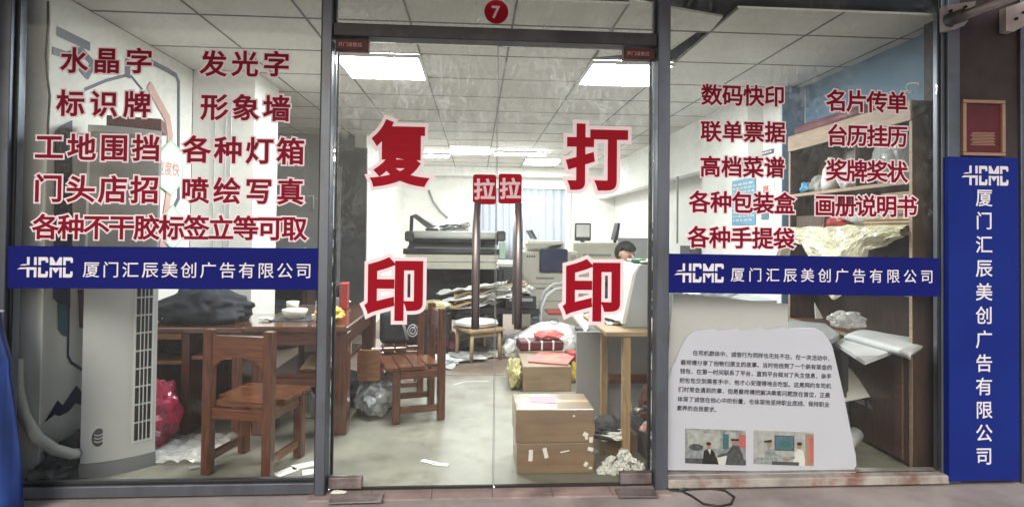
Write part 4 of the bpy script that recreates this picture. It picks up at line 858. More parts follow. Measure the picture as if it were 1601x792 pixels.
# white bag with rings, paper roll, packages
t = thing('white_sack', 'large white plastic sack with printed rings behind the cartons', 'sack', (.85, 2.9, 0))
g = MB(); g.blob((.80, 2.95, 0), (.80, .5, .42), .18, 2.2, 61, 4, smooth=True); g.build('sack_body', 'bag_white', t)
def dropz(x, y, me=t): return None
g = MB()
for x, y in ((838, 500), (866, 502), (804, 526)):
    c = P(x, y, 2.68); g.tube([c+Vector((.045*cos(2*pi*k/20), -.0+.02*sin(2*pi*k/20), .022*sin(2*pi*k/20))) for k in range(21)], .004, 6)
g.build('printed_ring', 'slate', t)
g = MB(); a, b = P(898, 486, 2.9), P(925, 520, 2.3); g.tube([a, b], .055, 16, cap=False); g.tube([b, a], .05, 16, cap=False); tag(g.build('paper_roll', 'paper'), 'white paper roll sticking up beside the white sack', 'paper roll')
g = MB(); a = P(925, 512, 2.25); g.lathe((a.x+.03, 2.25, a.z-.10), [(.001, 0), (.06, 0), (.062, .13), (.05, .14), (.001, .14)], 18); tag(g.build('can', 'mid_grey'), 'dull grey can beside the end of the paper roll', 'can')
carton('carton', 'low brown carton carrying the red and white packages', 'carton', .42, .95, 2.38, 2.75, 0, .20, 'carton', False)
t = thing('package', 'dark red and white wrapped packages on the low carton behind the red folder', 'package', (.62, 2.5, .201), None, .1)
g = MB(); g.box((0, 0, .045), (.42, .22, .085), None, .012); g.build('wrapper', 'maroon', t, True)
g = MB()
for x in (-.12, .0, .11): g.box((x, 0, .0465), (.028, .224, .09), None, .012)
g.build('white_band', 'bag_white', t, True)
lump('red_wrap', 'glossy red crumpled wrapping on top of the dark red packages', 'wrapping', (.70, 2.5, .293), (.30, .2, .09), 'red_soft', 63)
lump('film_wad', 'wad of clear plastic film right of the dark red packages', 'plastic film', (.90, 2.45, .201), (.14, .14, .16), 'clear_film', 64)
g = MB(); g.box((.93, 2.2, .12), (.18, .16, .24), RZ(.2), .01); tag(g.build('red_box', 'red'), 'small bright red box squeezed beside the grey board', 'box')
lump('yellow_wrap', 'small yellow wrapper below the red box', 'wrapper', (.86, 2.05, .0), (.14, .12, .19), 'yellow', 65)
carton('carton', 'brown carton under the red folder, behind the two stacked cartons', 'carton', .40, .80, 1.74, 2.28, 0, .205, group='brown cartons inside the right door leaf')
t = thing('red_folder', 'pale red printed folder lying on the carton', 'folder', (.62, 2.0, .207), None, radians(-20))
g = MB(); g.box((.05, .05, .006), (.34, .42, .010), None, .002); g.build('cover', 'red_soft', t, True)
g = MB()
for k in range(5): g.box((.05+.03*sin(k*2), -.05+.05*k, .0118), (.17-.02*k, .016, .001), None, 0)
g.build('print', 'pale_yellow', t, True)
lump('yellow_sack', 'pale yellow plastic bag pressed against the left side of the carton', 'bag', (.345, 1.95, 0), (.14, .42, .25), 'pale_yellow', 66, .3, 4)
c1 = carton('carton', 'bottom brown carton on the floor right inside the door', 'carton', .235, .655, .15, .45, 0, .165, group='brown cartons inside the right door leaf')
c2 = carton('carton', 'taped brown carton with a pink label on top of another carton', 'carton', .228, .655, .145, .455, .166, .345, group='brown cartons inside the right door leaf')
for (t_, y_, lst) in ((c1, -.1518, ((-.135, .10, .022, .06, .05), (-.055, .112, .022, .055, -.25), (.19, .13, .03, .02, .3), (.165, .05, .02, .025, .6), (.19, .03, .018, .012, 0), (.05, .12, .05, .007, -.2))), (c2, -.1568, ((.165, .045, .028, .022, .5), (.17, .028, .016, .02, -.3), (.195, .016, .02, .03, .1), (.10, .145, .012, .01, 0)))):
    g = MB()
    for k, (x_, z_, w_, h_, r_) in enumerate(lst): g.box((x_, y_-.0004*k, z_), (w_, .0008, h_), Matrix.Rotation(r_, 3, 'Y'), 0)
    g.build('torn_label', 'paper', t_, True)
    g = MB(); g.box((0, y_+.0006, .075), (.43 if y_ < -.155 else .42, .0006, .055), None, 0); g.build('front_tape', 'tape_dark', t_, True)
g = MB(); g.box((-.05, .03, .1802), (.15, .13, .001), RZ(-.12), 0); g.build('pink_label', 'pink', c2, True)
# ---------------------------------------------------------------- work table with grey machine
t = thing('work_table', 'rough pale wooden work table with braced legs just inside the right door', 'table', (1.1, .6, 0))
g = MB(); g.bx(.74, 1.62, .26, .95, .715, .742, bev=.004); g.build('tabletop', 'pale_wood_x', t)
for x0, y0 in ((.845, .275), (.845, .83), (1.53, .275), (1.53, .83)): g = MB(); g.bx(x0, x0+.045, y0, y0+.05, 0, .714, bev=.003); g.build('leg', 'pale_wood', t)
g = MB(); g.bx(.891, 1.529, .84, .87, .30, .36); g.build('cross_bar', 'wood_x', t)
g = MB(); g.prism([(.835, .262, .47), (.835, .262, .53), (.90, .262, .30), (.875, .262, .28)], (0, .012, 0)); g.build('brace', 'pale_wood', t)
t = thing('grey_board', 'tall plain grey board standing behind the work table legs', 'board', (.8, .9, 0))
a, b = P(900, 690, .97), P(957, 518, .97); g = MB(); g.bx(a.x, 1.5, .97, .99, 0, b.z, bev=.003); g.build('sheet', 'panel_grey', t)
t = thing('grey_machine', 'light grey desktop machine with slanted front on the work table', 'machine', (1.15, .6, .743))
g = MB(); q = [P(975, 512, .42), P(1060, 512, .42), P(1060, 412, .42), P(1001, 414, .42), P(992, 428, .42)]
zb = .744; q = [Vector((p.x, .42, max(p.z, zb))) for p in q]; q[0].z = q[1].z = zb
g.prism(q, (0, .4, 0)); g.build('housing', 'machine_grey', t)
g = MB(); g.prism([q[0]+Vector((-.012, -.01, .02)), q[4]+Vector((-.012, -.01, 0)), q[3]+Vector((-.012, -.01, 0)), q[3]+Vector((.004, -.01, .004)), q[4]+Vector((.006, -.01, 0)), q[0]+Vector((.008, -.01, .02))], (0, .42, 0)); g.build('side_panel', 'white', t)
g = MB(); g.bx(q[3].x+.02, q[2].x, .45, .8, q[2].z+.001, q[2].z+.012); g.build('top_cover', 'cream', t)
g = MB(); a = P(991, 409, .55); g.lathe((a.x+.03, .55, q[3].z+.012), [(.001, 0), (.046, 0), (.048, .012), (.042, .02), (.001, .02)], 24); tag(g.build('jar_top_dish', 'green'), 'round green lid on top of the grey machine', 'lid')
paper_heap('paper_heap', 'loose white papers on the left end of the work table', 'papers', (.84, .62, .743), (.16, .4, .05), ['paper', 'white'], 3, 33, .1)
# debris below the table
lump('brown_bundle', 'reddish brown leather bundle under the work table', 'bundle', (1.12, .5, .16), (.22, .2, .26), 'brown_leather', 71, .5)
carton('carton', 'crushed brown carton under the work table beside the cartons', 'carton', .72, 1.02, .42, .72, 0, .10, 'carton', False, .3)
carton('box', 'black box on the floor under the right end of the work table', 'box', .98, 1.3, .3, .62, 0, .158, 'dark_grey', False, .05)
lump('black_hose_heap', 'tangled black and white wires on the floor behind the crumpled tissues', 'wires', (.78, .45, .1), (.26, .22, .10), 'dark_grey', 72, .7)
g = MB()
for k in range(3): g.tube([(.74+.03*k+.09*cos(a*.55), .36+.02*k+.09*sin(a*.55), .13+.015*k+.02*sin(a)) for a in range(12)], .011, 8)
tag(g.build('cable_coil', 'cable'), 'coil of black cable under the work table', 'cable')
lump('white_tangle', 'wadded white paper on the wires under the work table', 'paper', (.80, .33, .12), (.2, .1, .05), 'paper', 74, .6)
lump('pink_tissue', 'pinkish crumpled tissue under the brown leather bundle', 'tissue', (1.0, .28, .158), (.09, .08, .08), 'pale_red', 75, .6)
g = MB(); g.tube([(.90, .245, .30), (.93, .235, .315), (.97, .25, .31)], [.022, .02, .012], 12); tag(g.build('metal_spout', 'steel'), 'shiny metal spout poking out beside the brown leather bundle', 'spout')
wad = ((.72, .16, .05), (.755, .20, .06), (.79, .15, .055), (.845, .18, .075), (.83, .20, .055), (.895, .16, .045), (.69, .13, .035), (.745, .12, .04), (.84, .13, .045), (.92, .19, .04), (.80, .19, .05))
for k, (x, y, s_) in enumerate(wad):
    g = MB()
    for q_ in range(3):
        rm = RXYZ(k*1.3+q_, k*.7+q_*2, k+q_*.9); sd_ = k*5.1+q_*2.3
        def fn(u, v):
            w = Vector(((u-.5), (v-.5), .25*sin(5*u+sd_)*cos(4*v)))+.28*Vector((noise.noise(Vector((u*3+sd_, v*3, 0))), noise.noise(Vector((u*3, v*3+sd_, 5))), noise.noise(Vector((u*4, v*4, sd_)))*1.5))
            p = rm @ (w*s_*1.05); return (x+p.x, y+p.y, max(.004, {3: .02, 4: .05}.get(k, 0)+s_*.42+p.z))
        g.sheet(fn, 9, 9, .0008, smooth=False)
    tag(g.build('crumpled_tissue', 'paper'), 'crumpled white tissue in the heap on the floor at the right door corner', 'tissue', 'white tissues heaped at the right door corner')

# ---------------------------------------------------------------- person at the desk
t = thing('desk', 'cluttered office desk behind the right window', 'desk', (2.0, 2.0, 0))
g = MB(); g.bx(1.55, 2.44, 1.55, 2.75, .74, .775); g.build('desktop', 'machine_grey', t)
for x in (1.57, 2.38): g = MB(); g.bx(x, x+.04, 1.6, 2.7, 0, .739); g.build('leg_panel', 'panel_grey', t)
def skin(name, pts, edges, rad, mat, parent=None, root=0, lv=2):
    me = bpy.data.meshes.new(name); me.from_pydata(pts, edges, []); o = bpy.data.objects.new(name, me); C.objects.link(o)
    md = o.modifiers.new('skin', 'SKIN'); ss = o.modifiers.new('subd', 'SUBSURF'); ss.levels = ss.render_levels = lv
    for v, r in zip(me.skin_vertices[0].data, rad): v.radius = r if isinstance(r, tuple) else (r, r)
    me.skin_vertices[0].data[root].use_root = True
    dg = bpy.context.evaluated_depsgraph_get(); dg.update(); ev = o.evaluated_get(dg)
    nm = bpy.data.meshes.new_from_object(ev); bpy.data.objects.remove(o); o = bpy.data.objects.new(name, nm); C.objects.link(o)
    for p_ in nm.polygons: p_.use_smooth = True
    nm.materials.clear(); nm.materials.append(MT[mat])
    if parent is not None: o.parent = parent
    return o
HX, HY, HZ = 1.425, 2.42, 1.085
pt = thing('person', 'dark haired person in a dark jacket bent over the desk behind the grey machine', 'person', (1.25, 2.5, 0))
def rel(p): return (p[0]-1.25, p[1]-2.5, p[2])
V = [(1.14, 2.52, .50), (1.18, 2.50, .66), (1.25, 2.48, .82), (1.33, 2.46, .93), (1.385, 2.45, .985), (HX-.03, HY+.01, HZ-.03), (HX, HY, HZ+.03), (HX+.01, HY, HZ+.075),
     (1.31, 2.29, .90), (1.36, 2.22, .72), (1.50, 2.27, .83), (1.31, 2.65, .90), (1.38, 2.70, .72), (1.58, 2.60, .80),
     (1.20, 2.43, .47), (1.55, 2.41, .49), (1.56, 2.40, .08), (1.66, 2.39, .04), (1.20, 2.61, .47), (1.55, 2.63, .49), (1.56, 2.64, .08), (1.66, 2.65, .04)]
Ed = [(0, 1), (1, 2), (2, 3), (3, 4), (4, 5), (5, 6), (6, 7), (3, 8), (8, 9), (9, 10), (3, 11), (11, 12), (12, 13), (0, 14), (14, 15), (15, 16), (16, 17), (0, 18), (18, 19), (19, 20), (20, 21)]
Rr = [.14, .135, .14, .11, .055, .075, .09, .07, .06, .048, .035, .06, .048, .035, .085, .065, .045, .035, .085, .065, .045, .035]
body = skin('body', [rel(v) for v in V], Ed, Rr, 'jacket', pt)
body.data.materials.append(MT['skin'])
hc = Vector(rel((HX, HY, HZ+.02)))
for p_ in body.data.polygons:
    c = Vector(p_.center)
    if (c-hc).length < .125 and c.z > hc.z-.09: p_.material_index = 1
# face: looking down and to the right, towards the camera
fd = Vector((.50, -.78, -.30)).normalized(); sd = fd.cross(ZU).normalized(); ud = sd.cross(fd).normalized()
g = MB(); 
def onhead(a, b, r=.092): return hc+Vector((HX-HX, 0, .01))+(fd*cos(a)*cos(b)+sd*sin(a)*cos(b)+ud*sin(b))*r
g = MB(); bmh = bmesh.new(); bmesh.ops.create_icosphere(bmh, subdivisions=4, radius=1)
kill = []
for v in bmh.verts:
    d = v.co.normalized(); f_ = d.dot(fd); u_ = d.dot(ud)
    if f_ > .22 and u_ < .42 or u_ < -.55: kill.append(v)
    v.co = hc+Vector((0, 0, .015))+Vector((d.x*.105, d.y*.10, d.z*.115))*(1+.06*noise.noise(d*9))
bmesh.ops.delete(bmh, geom=kill, context='VERTS'); g.bm(bmh, 0, True); g.build('hair', 'hair', pt, True)
g = MB()
g.tube([onhead(0, .12, .085), onhead(0, -.12, .108), onhead(0, -.22, .092)], [.008, .014, .009], 8)
for s in (-1, 1): 
    e = onhead(s*1.45, -.05, .088); g.lathe(e, [(.001, -.03), (.012, -.02), (.016, 0), (.012, .02), (.001, .03)], 10)
g.build('nose_and_ears', 'skin', pt, True)
g = MB()
for s in (-1, 1): g.lathe(onhead(s*.38, .08, .088), [(.001, -.007), (.009, -.003), (.009, .003), (.001, .007)], 10)
g.tube([onhead(-.25, -.5, .088), onhead(0, -.53, .092), onhead(.25, -.5, .088)], .005, 6, 1); g.build('eyes_and_mouth', ['black', 'red_soft'], pt, True)
# hand raised to the face
hb = Vector(rel((1.50, 2.27, .83))); 
g = MB(); pal = hb+Vector((.02, .035, .06)); g.tube([hb, hb+Vector((.008, .012, .025)), pal], [.026, .03, .036], 12)
for k in range(4):
    o_ = pal+Vector((-.028+.018*k, 0, .005)); L_ = (.062, .072, .068, .052)[k]
    g.tube([o_-Vector((0, 0, .02)), o_+Vector((0, .012, L_*.45)), o_+Vector((-.006, .035, L_*.75)), o_+Vector((-.014, .048, L_*.8))], [.010, .009, .008, .006], 8)
g.tube([hb+Vector((.03, .01, .03)), hb+Vector((.055, .02, .055)), hb+Vector((.05, .035, .085))], [.012, .010, .007], 8)
g.build('hand', 'skin', pt, True)
t = thing('office_chair', 'plain dark stool the sitting person uses', 'stool', (1.16, 2.52, 0))
g = MB(); g.lathe((1.16, 2.52, .36), [(.001, 0), (.19, 0), (.2, .02), (.19, .045), (.001, .05)], 24); g.build('seat', 'dark_grey', t)
g = MB(); g.tube([(1.16, 2.52, .36), (1.16, 2.52, .05)], .025, 10)
for k in range(5): a = 2*pi*k/5; g.tube([(1.16, 2.52, .06), (1.16+.22*cos(a), 2.52+.22*sin(a), .02)], .018, 8)
g.build('pedestal', 'dark_grey', t)
t = thing('monitor', 'black screen on the office desk beside the grey cardboard', 'monitor', (2.15, 1.75, .776))
a, b = P(1226, 502, 1.62), P(1262, 466, 1.62); g = MB(); g.bx(a.x, b.x+.1, 1.62, 1.66, .80, b.z, bev=.006); g.build('casing', 'black_gloss', t)
g = MB(); g.bx(a.x+.08, b.x, 1.64, 1.74, .776, .799); g.build('foot', 'black', t)
paper_heap('paper_heap', 'white papers spread over the office desk behind the grey cardboard', 'papers', (1.85, 1.9, .777), (.5, .5, .07), ['paper', 'white', 'light_grey'], 5, 44, .1)
lump('cable_knot', 'tangle of pale cables on the office desk', 'cables', (2.0, 1.7, .777), (.3, .12, .10), 'light_grey', 45, .7)
for k, (x, y, m_, lab) in enumerate(((1078, 388, 'dark_grey', 'dark telephone shaped box on the far desk seen under the red characters'), (1130, 386, 'light_grey', 'pale box on the far desk right of the dark telephone shaped box'))):
    a = P(x, 397, 3.3); carton('box', lab, 'box', a.x, a.x+.24, 3.3, 3.6, .776, a.z+.09, m_, False)
t = thing('side_table', 'narrow table by the right wall under the blue poster', 'table', (2.1, 3.5, 0))
g = MB(); g.bx(1.6, 2.44, 3.2, 3.85, .74, .775); g.build('tabletop', 'cream', t)
for x in (1.62, 2.38): g = MB(); g.bx(x, x+.04, 3.25, 3.8, 0, .739); g.build('leg_panel', 'cream', t)
# posters on the right wall
def wallsign(name, label, cat, x0, x1, y0, y1, X, m, extra=None):
    a, b = PX(x0, y1, X), PX(x1, y0, X); t = thing(name, label, cat, (X, (a.y+b.y)/2, a.z))
    g = MB(); g.bx(X-.006, X-.0005, min(a.y, b.y), max(a.y, b.y), a.z, b.z, bev=.001); g.build('sheet', m, t)
    if extra: 
        g = MB(); extra(g, X-.0065, a, b); g.build('print', extra.m, t)
def rows(m, n, seed):
    def f(g, X, a, b):
        rnd = random.Random(seed); H_ = b.z-a.z; D_ = a.y-b.y
        for i in range(n):
            z = a.z+H_*(.06+.88*(i+.5)/n); k = .05
            while k < .9:
                w = rnd.uniform(.06, .2); 
                g.bx(X-.001, X, b.y+D_*max(.05, 1-k-w), b.y+D_*(1-k), z-H_*.22/n, z+H_*.22/n, bev=0); k += w+.05
    f.m = m; return f
wallsign('blue_poster', 'tall light blue printed poster on the right wall', 'poster', 1145, 1182, 276, 352, 2.497, 'poster_blue', rows('photo_light', 10, 3))
wallsign('wall_sign', 'small dark blue sign high on the right wall pier', 'sign', 1191, 1210, 232, 244, 2.497, 'slate', rows('white', 1, 4))
wallsign('wall_notice', 'white paper notice with a dark header on the right wall pier', 'notice', 1192, 1211, 282, 300, 2.497, 'paper', rows('photo_light', 3, 5))
wallsign('wall_notice', 'small red card below the white notice on the right wall pier', 'card', 1194, 1201, 290, 302, 2.49, 'red_soft')
wallsign('wall_notice', 'tiny blue and white card on the pier at the height of the blue poster bottom', 'card', 1191, 1202, 332, 343, 2.497, 'photo_blue')
g = MB(); a = P(1108, 262, 3.6); a.x = min(a.x, 2.35); g.bx(a.x-.01, a.x+.01, 3.59, 3.61, 1.2, 1.98); tag(g.build('conduit', 'mid_grey'), 'thin grey conduit running down beside the red picture', 'pipe')
t = thing('red_picture', 'small red and gold picture hanging left of the blue poster', 'picture', P(1092, 352, 5)); a, b = P(1083, 353, 7.6), P(1100, 322, 7.6)
g = MB(); g.bx(a.x, b.x, 7.6, 7.62, a.z, b.z); g.build('sheet', 'red_soft', t)
g = MB(); c = (a+b)/2; g.prism([(c.x-.05, 7.598, a.z+.05), (c.x+.04, 7.598, a.z+.05), (c.x+.06, 7.598, c.z), (c.x, 7.598, b.z-.04), (c.x-.05, 7.598, c.z+.03)], (0, -.003, 0)); g.build('print', 'yellow', t)
t = thing('green_sign', 'dark green sign plate on the far wall left of the red picture', 'sign', P(1065, 318, 7.8)); a, b = P(1057, 319, 7.9), P(1080, 307, 7.9); g = MB(); g.bx(a.x, b.x, 7.9, 7.93, a.z, b.z, bev=.01); g.build('plate', 'teal', t)

# ---------------------------------------------------------------- shelf on the right
t = thing('shelf', 'brown wooden shelf unit along the blue right wall', 'shelf', (2.57, .8, 0))
SX, SY0, SY1 = 2.452, .13, 1.40; SB = 2.688
z_t = PX(1456, 124, SX).z; z_f = PX(1258, 208, SX).z
ZT = 2.07
g = MB(); g.bx(SX, SB, SY0, SY1, ZT-.03, ZT, bev=.003); g.build('top_board', 'shelf_wood', t)
g = MB(); g.bx(SX-.012, SX-.0005, SY0, SY1, ZT-.115, ZT+.004, bev=.003); g.build('fascia', 'shelf_edge', t)
for y0 in (SY0, SY1-.022):
    g = MB(); g.bx(SX, SB, y0, y0+.022, 0, ZT-.031, bev=.003); sp_ = g.build('side_panel', 'cabinet_wood', t)
    g = MB(); g.bx(SX-.004, SX-.0005, y0, y0+.022, 0, ZT-.117, bev=.001); g.build('edge_strip', 'shelf_edge', sp_)
g = MB(); g.bx(SB-.012, SB-.001, SY0+.023, SY1-.023, .02, ZT-.031, bev=0); g.build('back_panel', 'cabinet_wood', t)
for z in (1.62, 1.33, .98, .66):
    g = MB(); g.bx(SX+.002, SB-.013, SY0+.0225, SY1-.0225, z-.022, z, bev=.002); sh = g.build('shelf_board', 'shelf_wood', t)
    g = MB(); g.bx(SX-.004, SX+.0015, SY0+.0225, SY1-.0225, z-.022, z, bev=.001); g.build('edge_strip', 'shelf_edge', sh)
for y, z0, z1 in ((.62, 1.62, ZT-.031), (.95, 1.33, 1.597), (.62, .98, 1.307), (.85, 0.02, .637)):
    g = MB(); g.bx(SX+.003, SB-.013, y, y+.018, z0+.001, z1, bev=.002); g.build('divider', 'cabinet_wood', t)
g = MB(); g.bx(SX-.002, SX+.014, SY0+.03, .845, .02, .63, bev=.003); d = g.build('door', 'cabinet_wood', t)
g = MB(); g.bx(SX-.016, SX-.0025, SY0+.06, SY0+.12, .03, .62, bev=.003); g.build('door_rail', 'shelf_wood', d)
g = MB(); g.bx(SX-.002, SX+.014, .872, SY1-.03, .02, .63, bev=.003); g.build('door', 'cabinet_wood', t)
g = MB(); g.tube([(2.56, .55, ZT+.052), (2.555, 1.42, ZT+.052)], .05, 14); tag(g.build('red_roll', 'dull_red'), 'long dark red roll lying on top of the shelf', 'roll')
g = MB(); g.tube([(2.50-.002*k, .27-.009*k+.035*sin(k*.75), ZT+.012+.05*abs(sin(k*.42))+.004*k) for k in range(17)], .004, 8); tag(g.build('looped_string', 'cable_white'), 'looped white cord at the near top corner of the shelf', 'cord')
lump('plastic_bag', 'large clear plastic bag on the second shelf behind the characters', 'bag', (2.55, .40, 1.621), (.18, .26, .36), 'clear_film', 91, .3, 4)
lump('plastic_bag', 'white knotted plastic bag beside the shelf divider', 'bag', (2.54, .78, 1.621), (.16, .2, .22), 'bag_white', 92, .3, 4)
g = MB(); g.lathe((2.53, 1.0, 1.621), [(.001, 0), (.055, 0), (.06, .05), (.05, .15), (.02, .2), (.018, .24), (.001, .24)], 18); tag(g.build('bottle', 'ceramic'), 'pale bottle with dark neck on the second shelf', 'bottle')
lump('plastic_bag', 'small grey plastic bag at the far end of the second shelf', 'bag', (2.54, 1.14, 1.621), (.14, .14, .14), 'clear_film', 93, .3)
lump('blue_package', 'small blue and white package at the far end of the shelf', 'package', (2.53, 1.29, 1.621), (.1, .1, .10), 'poster_blue', 94, .3)
g = MB()
for k in range(4): g.box((2.56, .36, 1.34+.022*k), (.2, .36, .018), RZ(.04*k), .003)
tag(g.build('folded_paper', 'pale_wood_x'), 'stack of brown kraft paper on the third shelf', 'paper stack')
lump('red_bag', 'red bag lying on the third shelf behind the characters', 'bag', (2.55, .95, 1.331), (.18, .24, .13), 'red', 95, .3)
for k, (y0, y1, z0, z1, m_, lab) in enumerate(((.16, .42, 1.4285, 1.56, 'carton', 'brown carton on the kraft paper stack of the shelf'), (.64, .84, .981, 1.17, 'carton', 'brown carton in the middle of the low shelf'), (1.05, 1.33, .981, 1.12, 'pale_wood_x', 'stack of kraft board at the far end of the low shelf'), (1.0, 1.34, 1.331, 1.45, 'cabinet_wood', 'dark brown box at the far end of the third shelf'))):
    carton('box', lab, 'box', 2.475, 2.665, y0, y1, z0, z1, m_, False)
# hanging film
def film(u, v):
    y = .16+1.30*u; drop = .06+.13*max(0, sin(pi*min(1, u*1.05)))+.30*max(0, 1-abs(u-.48)/.26)**.8+.26*max(0, (u-.86)/.14)
    top = 1.345
    if v < .25: return (2.62-.19*(v/.25), y, top+.02*noise.noise(Vector((u*9, v*4, 1)))+.02)
    w = (v-.25)/.75; return (2.428-.035*sin(w*pi)+.035*noise.fractal(Vector((u*9, w*4, 3)), 1, 2, 4)-.02*sin(u*40)*w*.5, y+.02*noise.noise(Vector((u*6, w*3, 7))), top+.012-drop*w)
g = MB(); g.sheet(film, 90, 34, .002, smooth=False); tag(g.build('cream_film', 'cream_film'), 'crumpled cream plastic sheet hanging over the shelf edge', 'plastic sheet')
lump('film_roll', 'bundle of clear plastic film on the third shelf above the hanging sheet', 'plastic film', (2.56, .5, 1.372), (.2, .7, .12), 'clear_film', 97, .3, 4)
carton('box', 'orange brown carton at the near end of the shelf below the hanging sheet', 'carton', 2.47, 2.66, .17, .40, .981, 1.10, 'orange_wood', False)
carton('box', 'pale carton at the near end of the low shelf', 'carton', 2.47, 2.66, .16, .38, 1.101, 1.14, 'carton', False)
# foam slabs & papers leaning
def slab(name, label, cat, q, Z, th, m): 
    g = MB(); pts = [F(x, y, Z) for x, y in q]; g.prism(pts, (0, 0, -th)); return tag(g.build(name, m), label, cat)
c4_ = [F(x, y, .70) for x, y in ((1320, 521), (1342, 512), (1456, 529), (1424, 549))]
def fslab(u, v):
    p = c4_[0].lerp(c4_[3], u).lerp(c4_[1].lerp(c4_[2], u), v); e = min(u, 1-u, v, 1-v)
    return p+Vector((0, 0, -.012*(1-min(1, e*9))**2+.004*noise.noise(Vector((u*5, v*5, 2)))))
g = MB(); g.sheet(fslab, 24, 12, .034); tag(g.build('foam_slab', 'light_grey'), 'thick white foam slab lying on the low shelf', 'foam slab')
slab('white_slab', 'flat white panel under the foam slab, sticking out to the left', 'panel', [(1303, 533), (1330, 526), (1400, 546), (1352, 564)], .66, .02, 'light_grey')
slab('grey_slab', 'grey flat board on the stand behind the text board', 'board', [(1225, 508), (1235, 500), (1290, 505), (1312, 522), (1300, 530), (1240, 530)], .70, .03, 'mid_grey')
t = thing('stand', 'small dark stand carrying the grey board and white panel', 'stand', (2.2, .7, 0))
g = MB(); g.bx(1.95, 2.35, .45, 1.1, .60, .637); g.build('stand_top', 'dark_grey', t)
for x in (1.97, 2.29): g = MB(); g.bx(x, x+.04, .5, 1.05, 0, .599); g.build('leg_panel', 'dark_grey', t)
lump('plastic_bag', 'crumpled clear plastic bag on the grey board by the shelf', 'bag', F(1312, 512, .70)+Vector((.05, 0, 0)), (.22, .15, .12), 'clear_film', 98, .4, 4)
g = MB(); a = F(1275, 498, .72); g.prism([a, a+Vector((.07, .02, .0)), a+Vector((0, .01, .11))], (0, .004, 0)); tag(g.build('paper_corner', 'paper'), 'white triangular paper corner standing beside the black screen', 'paper')
t = thing('photo_sheet', 'sheet with dark photo prints leaning behind the text board', 'photo sheet', P(1345, 600, .45))
q = [P(1312, 578, .62), P(1322, 571, .66), P(1377, 606, .60), P(1368, 618, .48), P(1318, 628, .44)]
g = MB(); g.prism(q, (.004, .01, -.006)); g.build('sheet', 'paper', t)
nrm = (q[2]-q[0]).cross(q[4]-q[0]).normalized(); nrm = nrm if nrm.y < 0 else -nrm
g = MB(); e1 = (q[2]-q[0]); e2 = (q[4]-q[0])
for i in range(3):
    for j in range(2):
        b0 = q[0]+e1*(.06+.28*i)+e2*(.38+.26*j)-e1*.05; g.prism([b0+nrm*.004, b0+e1*.23+nrm*.004, b0+e1*.23+e2*.2+nrm*.004, b0+e2*.2+nrm*.004], nrm*.001)
g.build('photo_print', 'photo_dark', t)
lump('grey_bag', 'dark grey bag under the photo sheet', 'bag', (2.05, .42, 0), (.34, .24, .44), 'dark_grey', 99, .35, 4)
g = MB(); g.tube([(2.05, .22, .045), (2.28, .36, .12)], .045, 14); tag(g.build('paper_roll', 'light_grey'), 'pale paper roll lying on the floor behind the text board', 'paper roll')
paper_heap('paper_litter', 'crumpled white papers on the floor right of the text board', 'papers', (1.96, .22, 0), (.2, .2, .16), ['paper', 'light_grey'], 5, 55, .3)
# ---------------------------------------------------------------- cardboard and text board behind the right window
t = thing('grey_cardboard', 'plain grey cardboard leaning behind the text board', 'cardboard', P(1140, 600, .06))
q = [P(1040, 738, .055), P(1041, 610, .055), P(1053, 458, .055), P(1232, 475, .055), P(1232, 738, .055)]
q[0].x = max(q[0].x, 1.0); q[1].x = max(q[1].x, 1.0); q[0].z = q[4].z = .047
g = MB(); g.prism(q, (0, .006, 0)); g.build('sheet', 'grey_board', t)
t = thing('text_board', 'white board with Chinese text and two photos leaning on the right window', 'board', P(1180, 738, .03)); TY = .034
o = [(1039, 734), (1040, 620), (1052, 575), (1064, 545), (1075, 525), (1085, 518)]
for k in range(4):
    for j in range(7): a = j/6; o.append((1085+37*k+37*a, 519-1.6*k-(2.5+5.5*a**2*1.0 if a < .86 else 2.5+5.5*(1-a)*5)*1.0+1*(k)))
o += [(1236, 513.5), (1258, 512.5), (1275, 513), (1287, 519), (1296, 531), (1302, 543), (1318, 612), (1338, 712), (1339, 727), (1335, 736), (1328, 738), (1180, 736)]
q = [P(x, y, TY) for x, y in o]
for p_ in q: p_.z = max(p_.z, .047); p_.x = max(p_.x, .998)
g = MB(); g.prism(q, (0, .012, 0)); g.build('sheet', 'poster_white', t)
LN = ['在司机群体中，诚信行为同样也无处不在。在一次活动中，', '蔡师傅分享了他物归原主的故事。当时他捡到了一个装有现金的', '钱包，在第一时间联系了平台，直到平台核对了失主信息，亲手', '把包包交到乘客手中，他才心安理得地去吃饭。这是网约车司机', '们时常会遇到的事，但是蔡师傅把解决乘客问题放在首位，正是', '体现了诚信在他心中的份量，也体现他坚持职业底线、保持职业', '素养的自我要求。']
g = MB()
XS = [(1083, 1302, 551, 560), (1064, 1301, 566, 574), (1063, 1300, 579.5, 588), (1062, 1299.5, 594, 603), (1060, 1298, 608, 617.5), (1059, 1297, 623, 632), (1058, 1125, 637, 640)]
for ln, (xa, xb, ya, yb) in zip(LN, XS):
    n = len(ln); A, B = P(xa, ya, TY-.001), P(xb, yb, TY-.001); em = (B-A).length/n; r_ = (B-A).normalized(); u_ = Vector((-r_.z, 0, r_.x))
    for i, ch in enumerate(ln): put(g, ch, A.lerp(B, (i+.5)/n), r_, u_, em*1.0, .022, .0006, .0003, reso=1, res=0)
g.build('text', 'poster_ink', t)
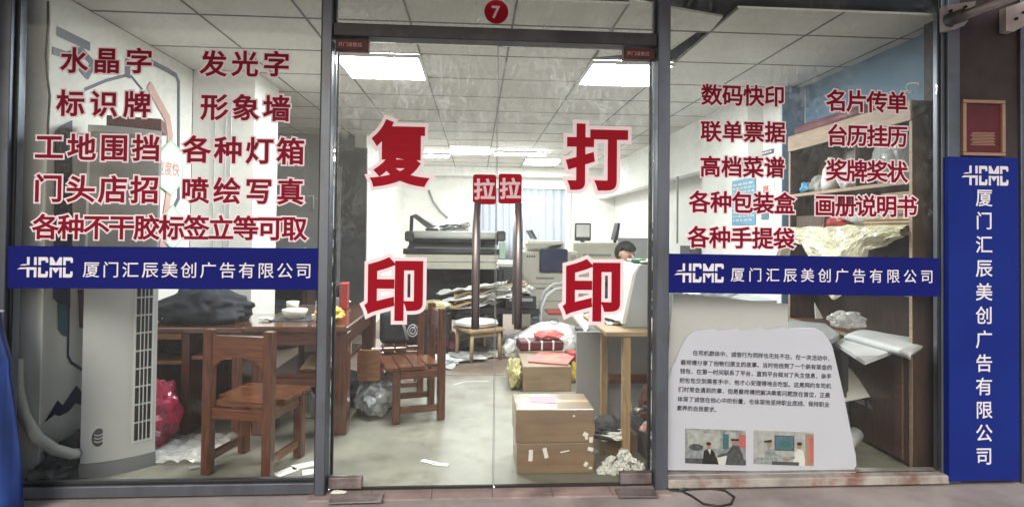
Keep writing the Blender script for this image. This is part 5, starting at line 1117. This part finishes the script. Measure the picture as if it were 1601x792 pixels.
def photo(x0, y0, x1, y1, dy, fig):
    def q(u, v): return P(x0+(x1-x0)*u, y0+dy*u+(y1-y0)*v, TY-.0008)
    g = MB(); lay = [0]
    def pg(pts, mi): lay[0] += 1; g.prism([q(u, v)+Vector((0, -.00025*lay[0], 0)) for u, v in pts], (0, .0002, 0), mi)
    def rc(a, b, c, d, mi): pg([(a, b), (c, b), (c, d), (a, d)], mi)
    def el(cx, cy, rx, ry, mi, n=14): pg([(cx+rx*cos(2*pi*k/n), cy+ry*sin(2*pi*k/n)) for k in range(n)], mi)
    fig(rc, el, pg); g.build('photo', ['photo_light', 'photo_grey', 'photo_dark', 'skin', 'photo_blue', 'red_soft', 'white', 'teal', 'black'], t)
def f1(rc, el, pg):
    rc(0, 0, 1, 1, 1); rc(.04, .04, .58, .55, 0); rc(.30, .05, .56, .12, 1); rc(.62, .12, .72, .55, 7); rc(.66, .06, .84, .5, 0); rc(.63, .12, .72, .52, 7); rc(.88, .12, 1, .5, 5)
    el(.18, .53, .12, .10, 2); rc(0, .85, 1, 1, 2); rc(.45, .72, .85, 1, 6)
    pg([(.28, 1), (.31, .62), (.38, .55), (.46, .6), (.52, .8), (.55, 1)], 8); pg([(.37, .57), (.42, .57), (.41, .72)], 6); el(.385, .47, .04, .085, 3); el(.385, .41, .042, .05, 8)
    pg([(.66, 1), (.70, .62), (.78, .42), (.88, .44), (.95, .7), (.97, 1)], 2); pg([(.52, .74), (.72, .62), (.74, .70), (.54, .80)], 2); el(.81, .35, .045, .085, 3); rc(.75, .24, .88, .30, 8); el(.515, .77, .025, .03, 3)
def f2(rc, el, pg):
    rc(0, 0, 1, 1, 0); rc(.35, .12, .68, .58, 2); rc(.37, .15, .66, .54, 4); el(.53, .38, .1, .12, 7); rc(.86, .05, 1, 1, 3); rc(.93, .15, 1, .9, 5); rc(0, .8, .3, 1, 1)
    pg([(.16, 1), (.18, .65), (.24, .5), (.34, .52), (.40, .75), (.42, 1)], 0); pg([(.17, 1), (.19, .66), (.245, .51), (.335, .53), (.385, .75), (.40, 1)], 1); el(.26, .42, .04, .085, 3); pg([(.17, .30), (.30, .25), (.30, .34), (.18, .35)], 8)
    pg([(.64, 1), (.68, .62), (.74, .5), (.82, .54), (.85, .8), (.85, 1)], 6); el(.755, .42, .04, .085, 3); el(.76, .35, .045, .05, 8)
    pg([(.36, .66), (.55, .78), (.68, .72), (.68, .80), (.54, .88), (.36, .76)], 1); el(.53, .83, .05, .05, 3); rc(.30, .9, .75, 1, 2)
photo(1071, 669, 1166, 723, 3.5, f1); photo(1178, 672, 1272, 724, 3.5, f2)
bpy.data.objects.remove(_to)
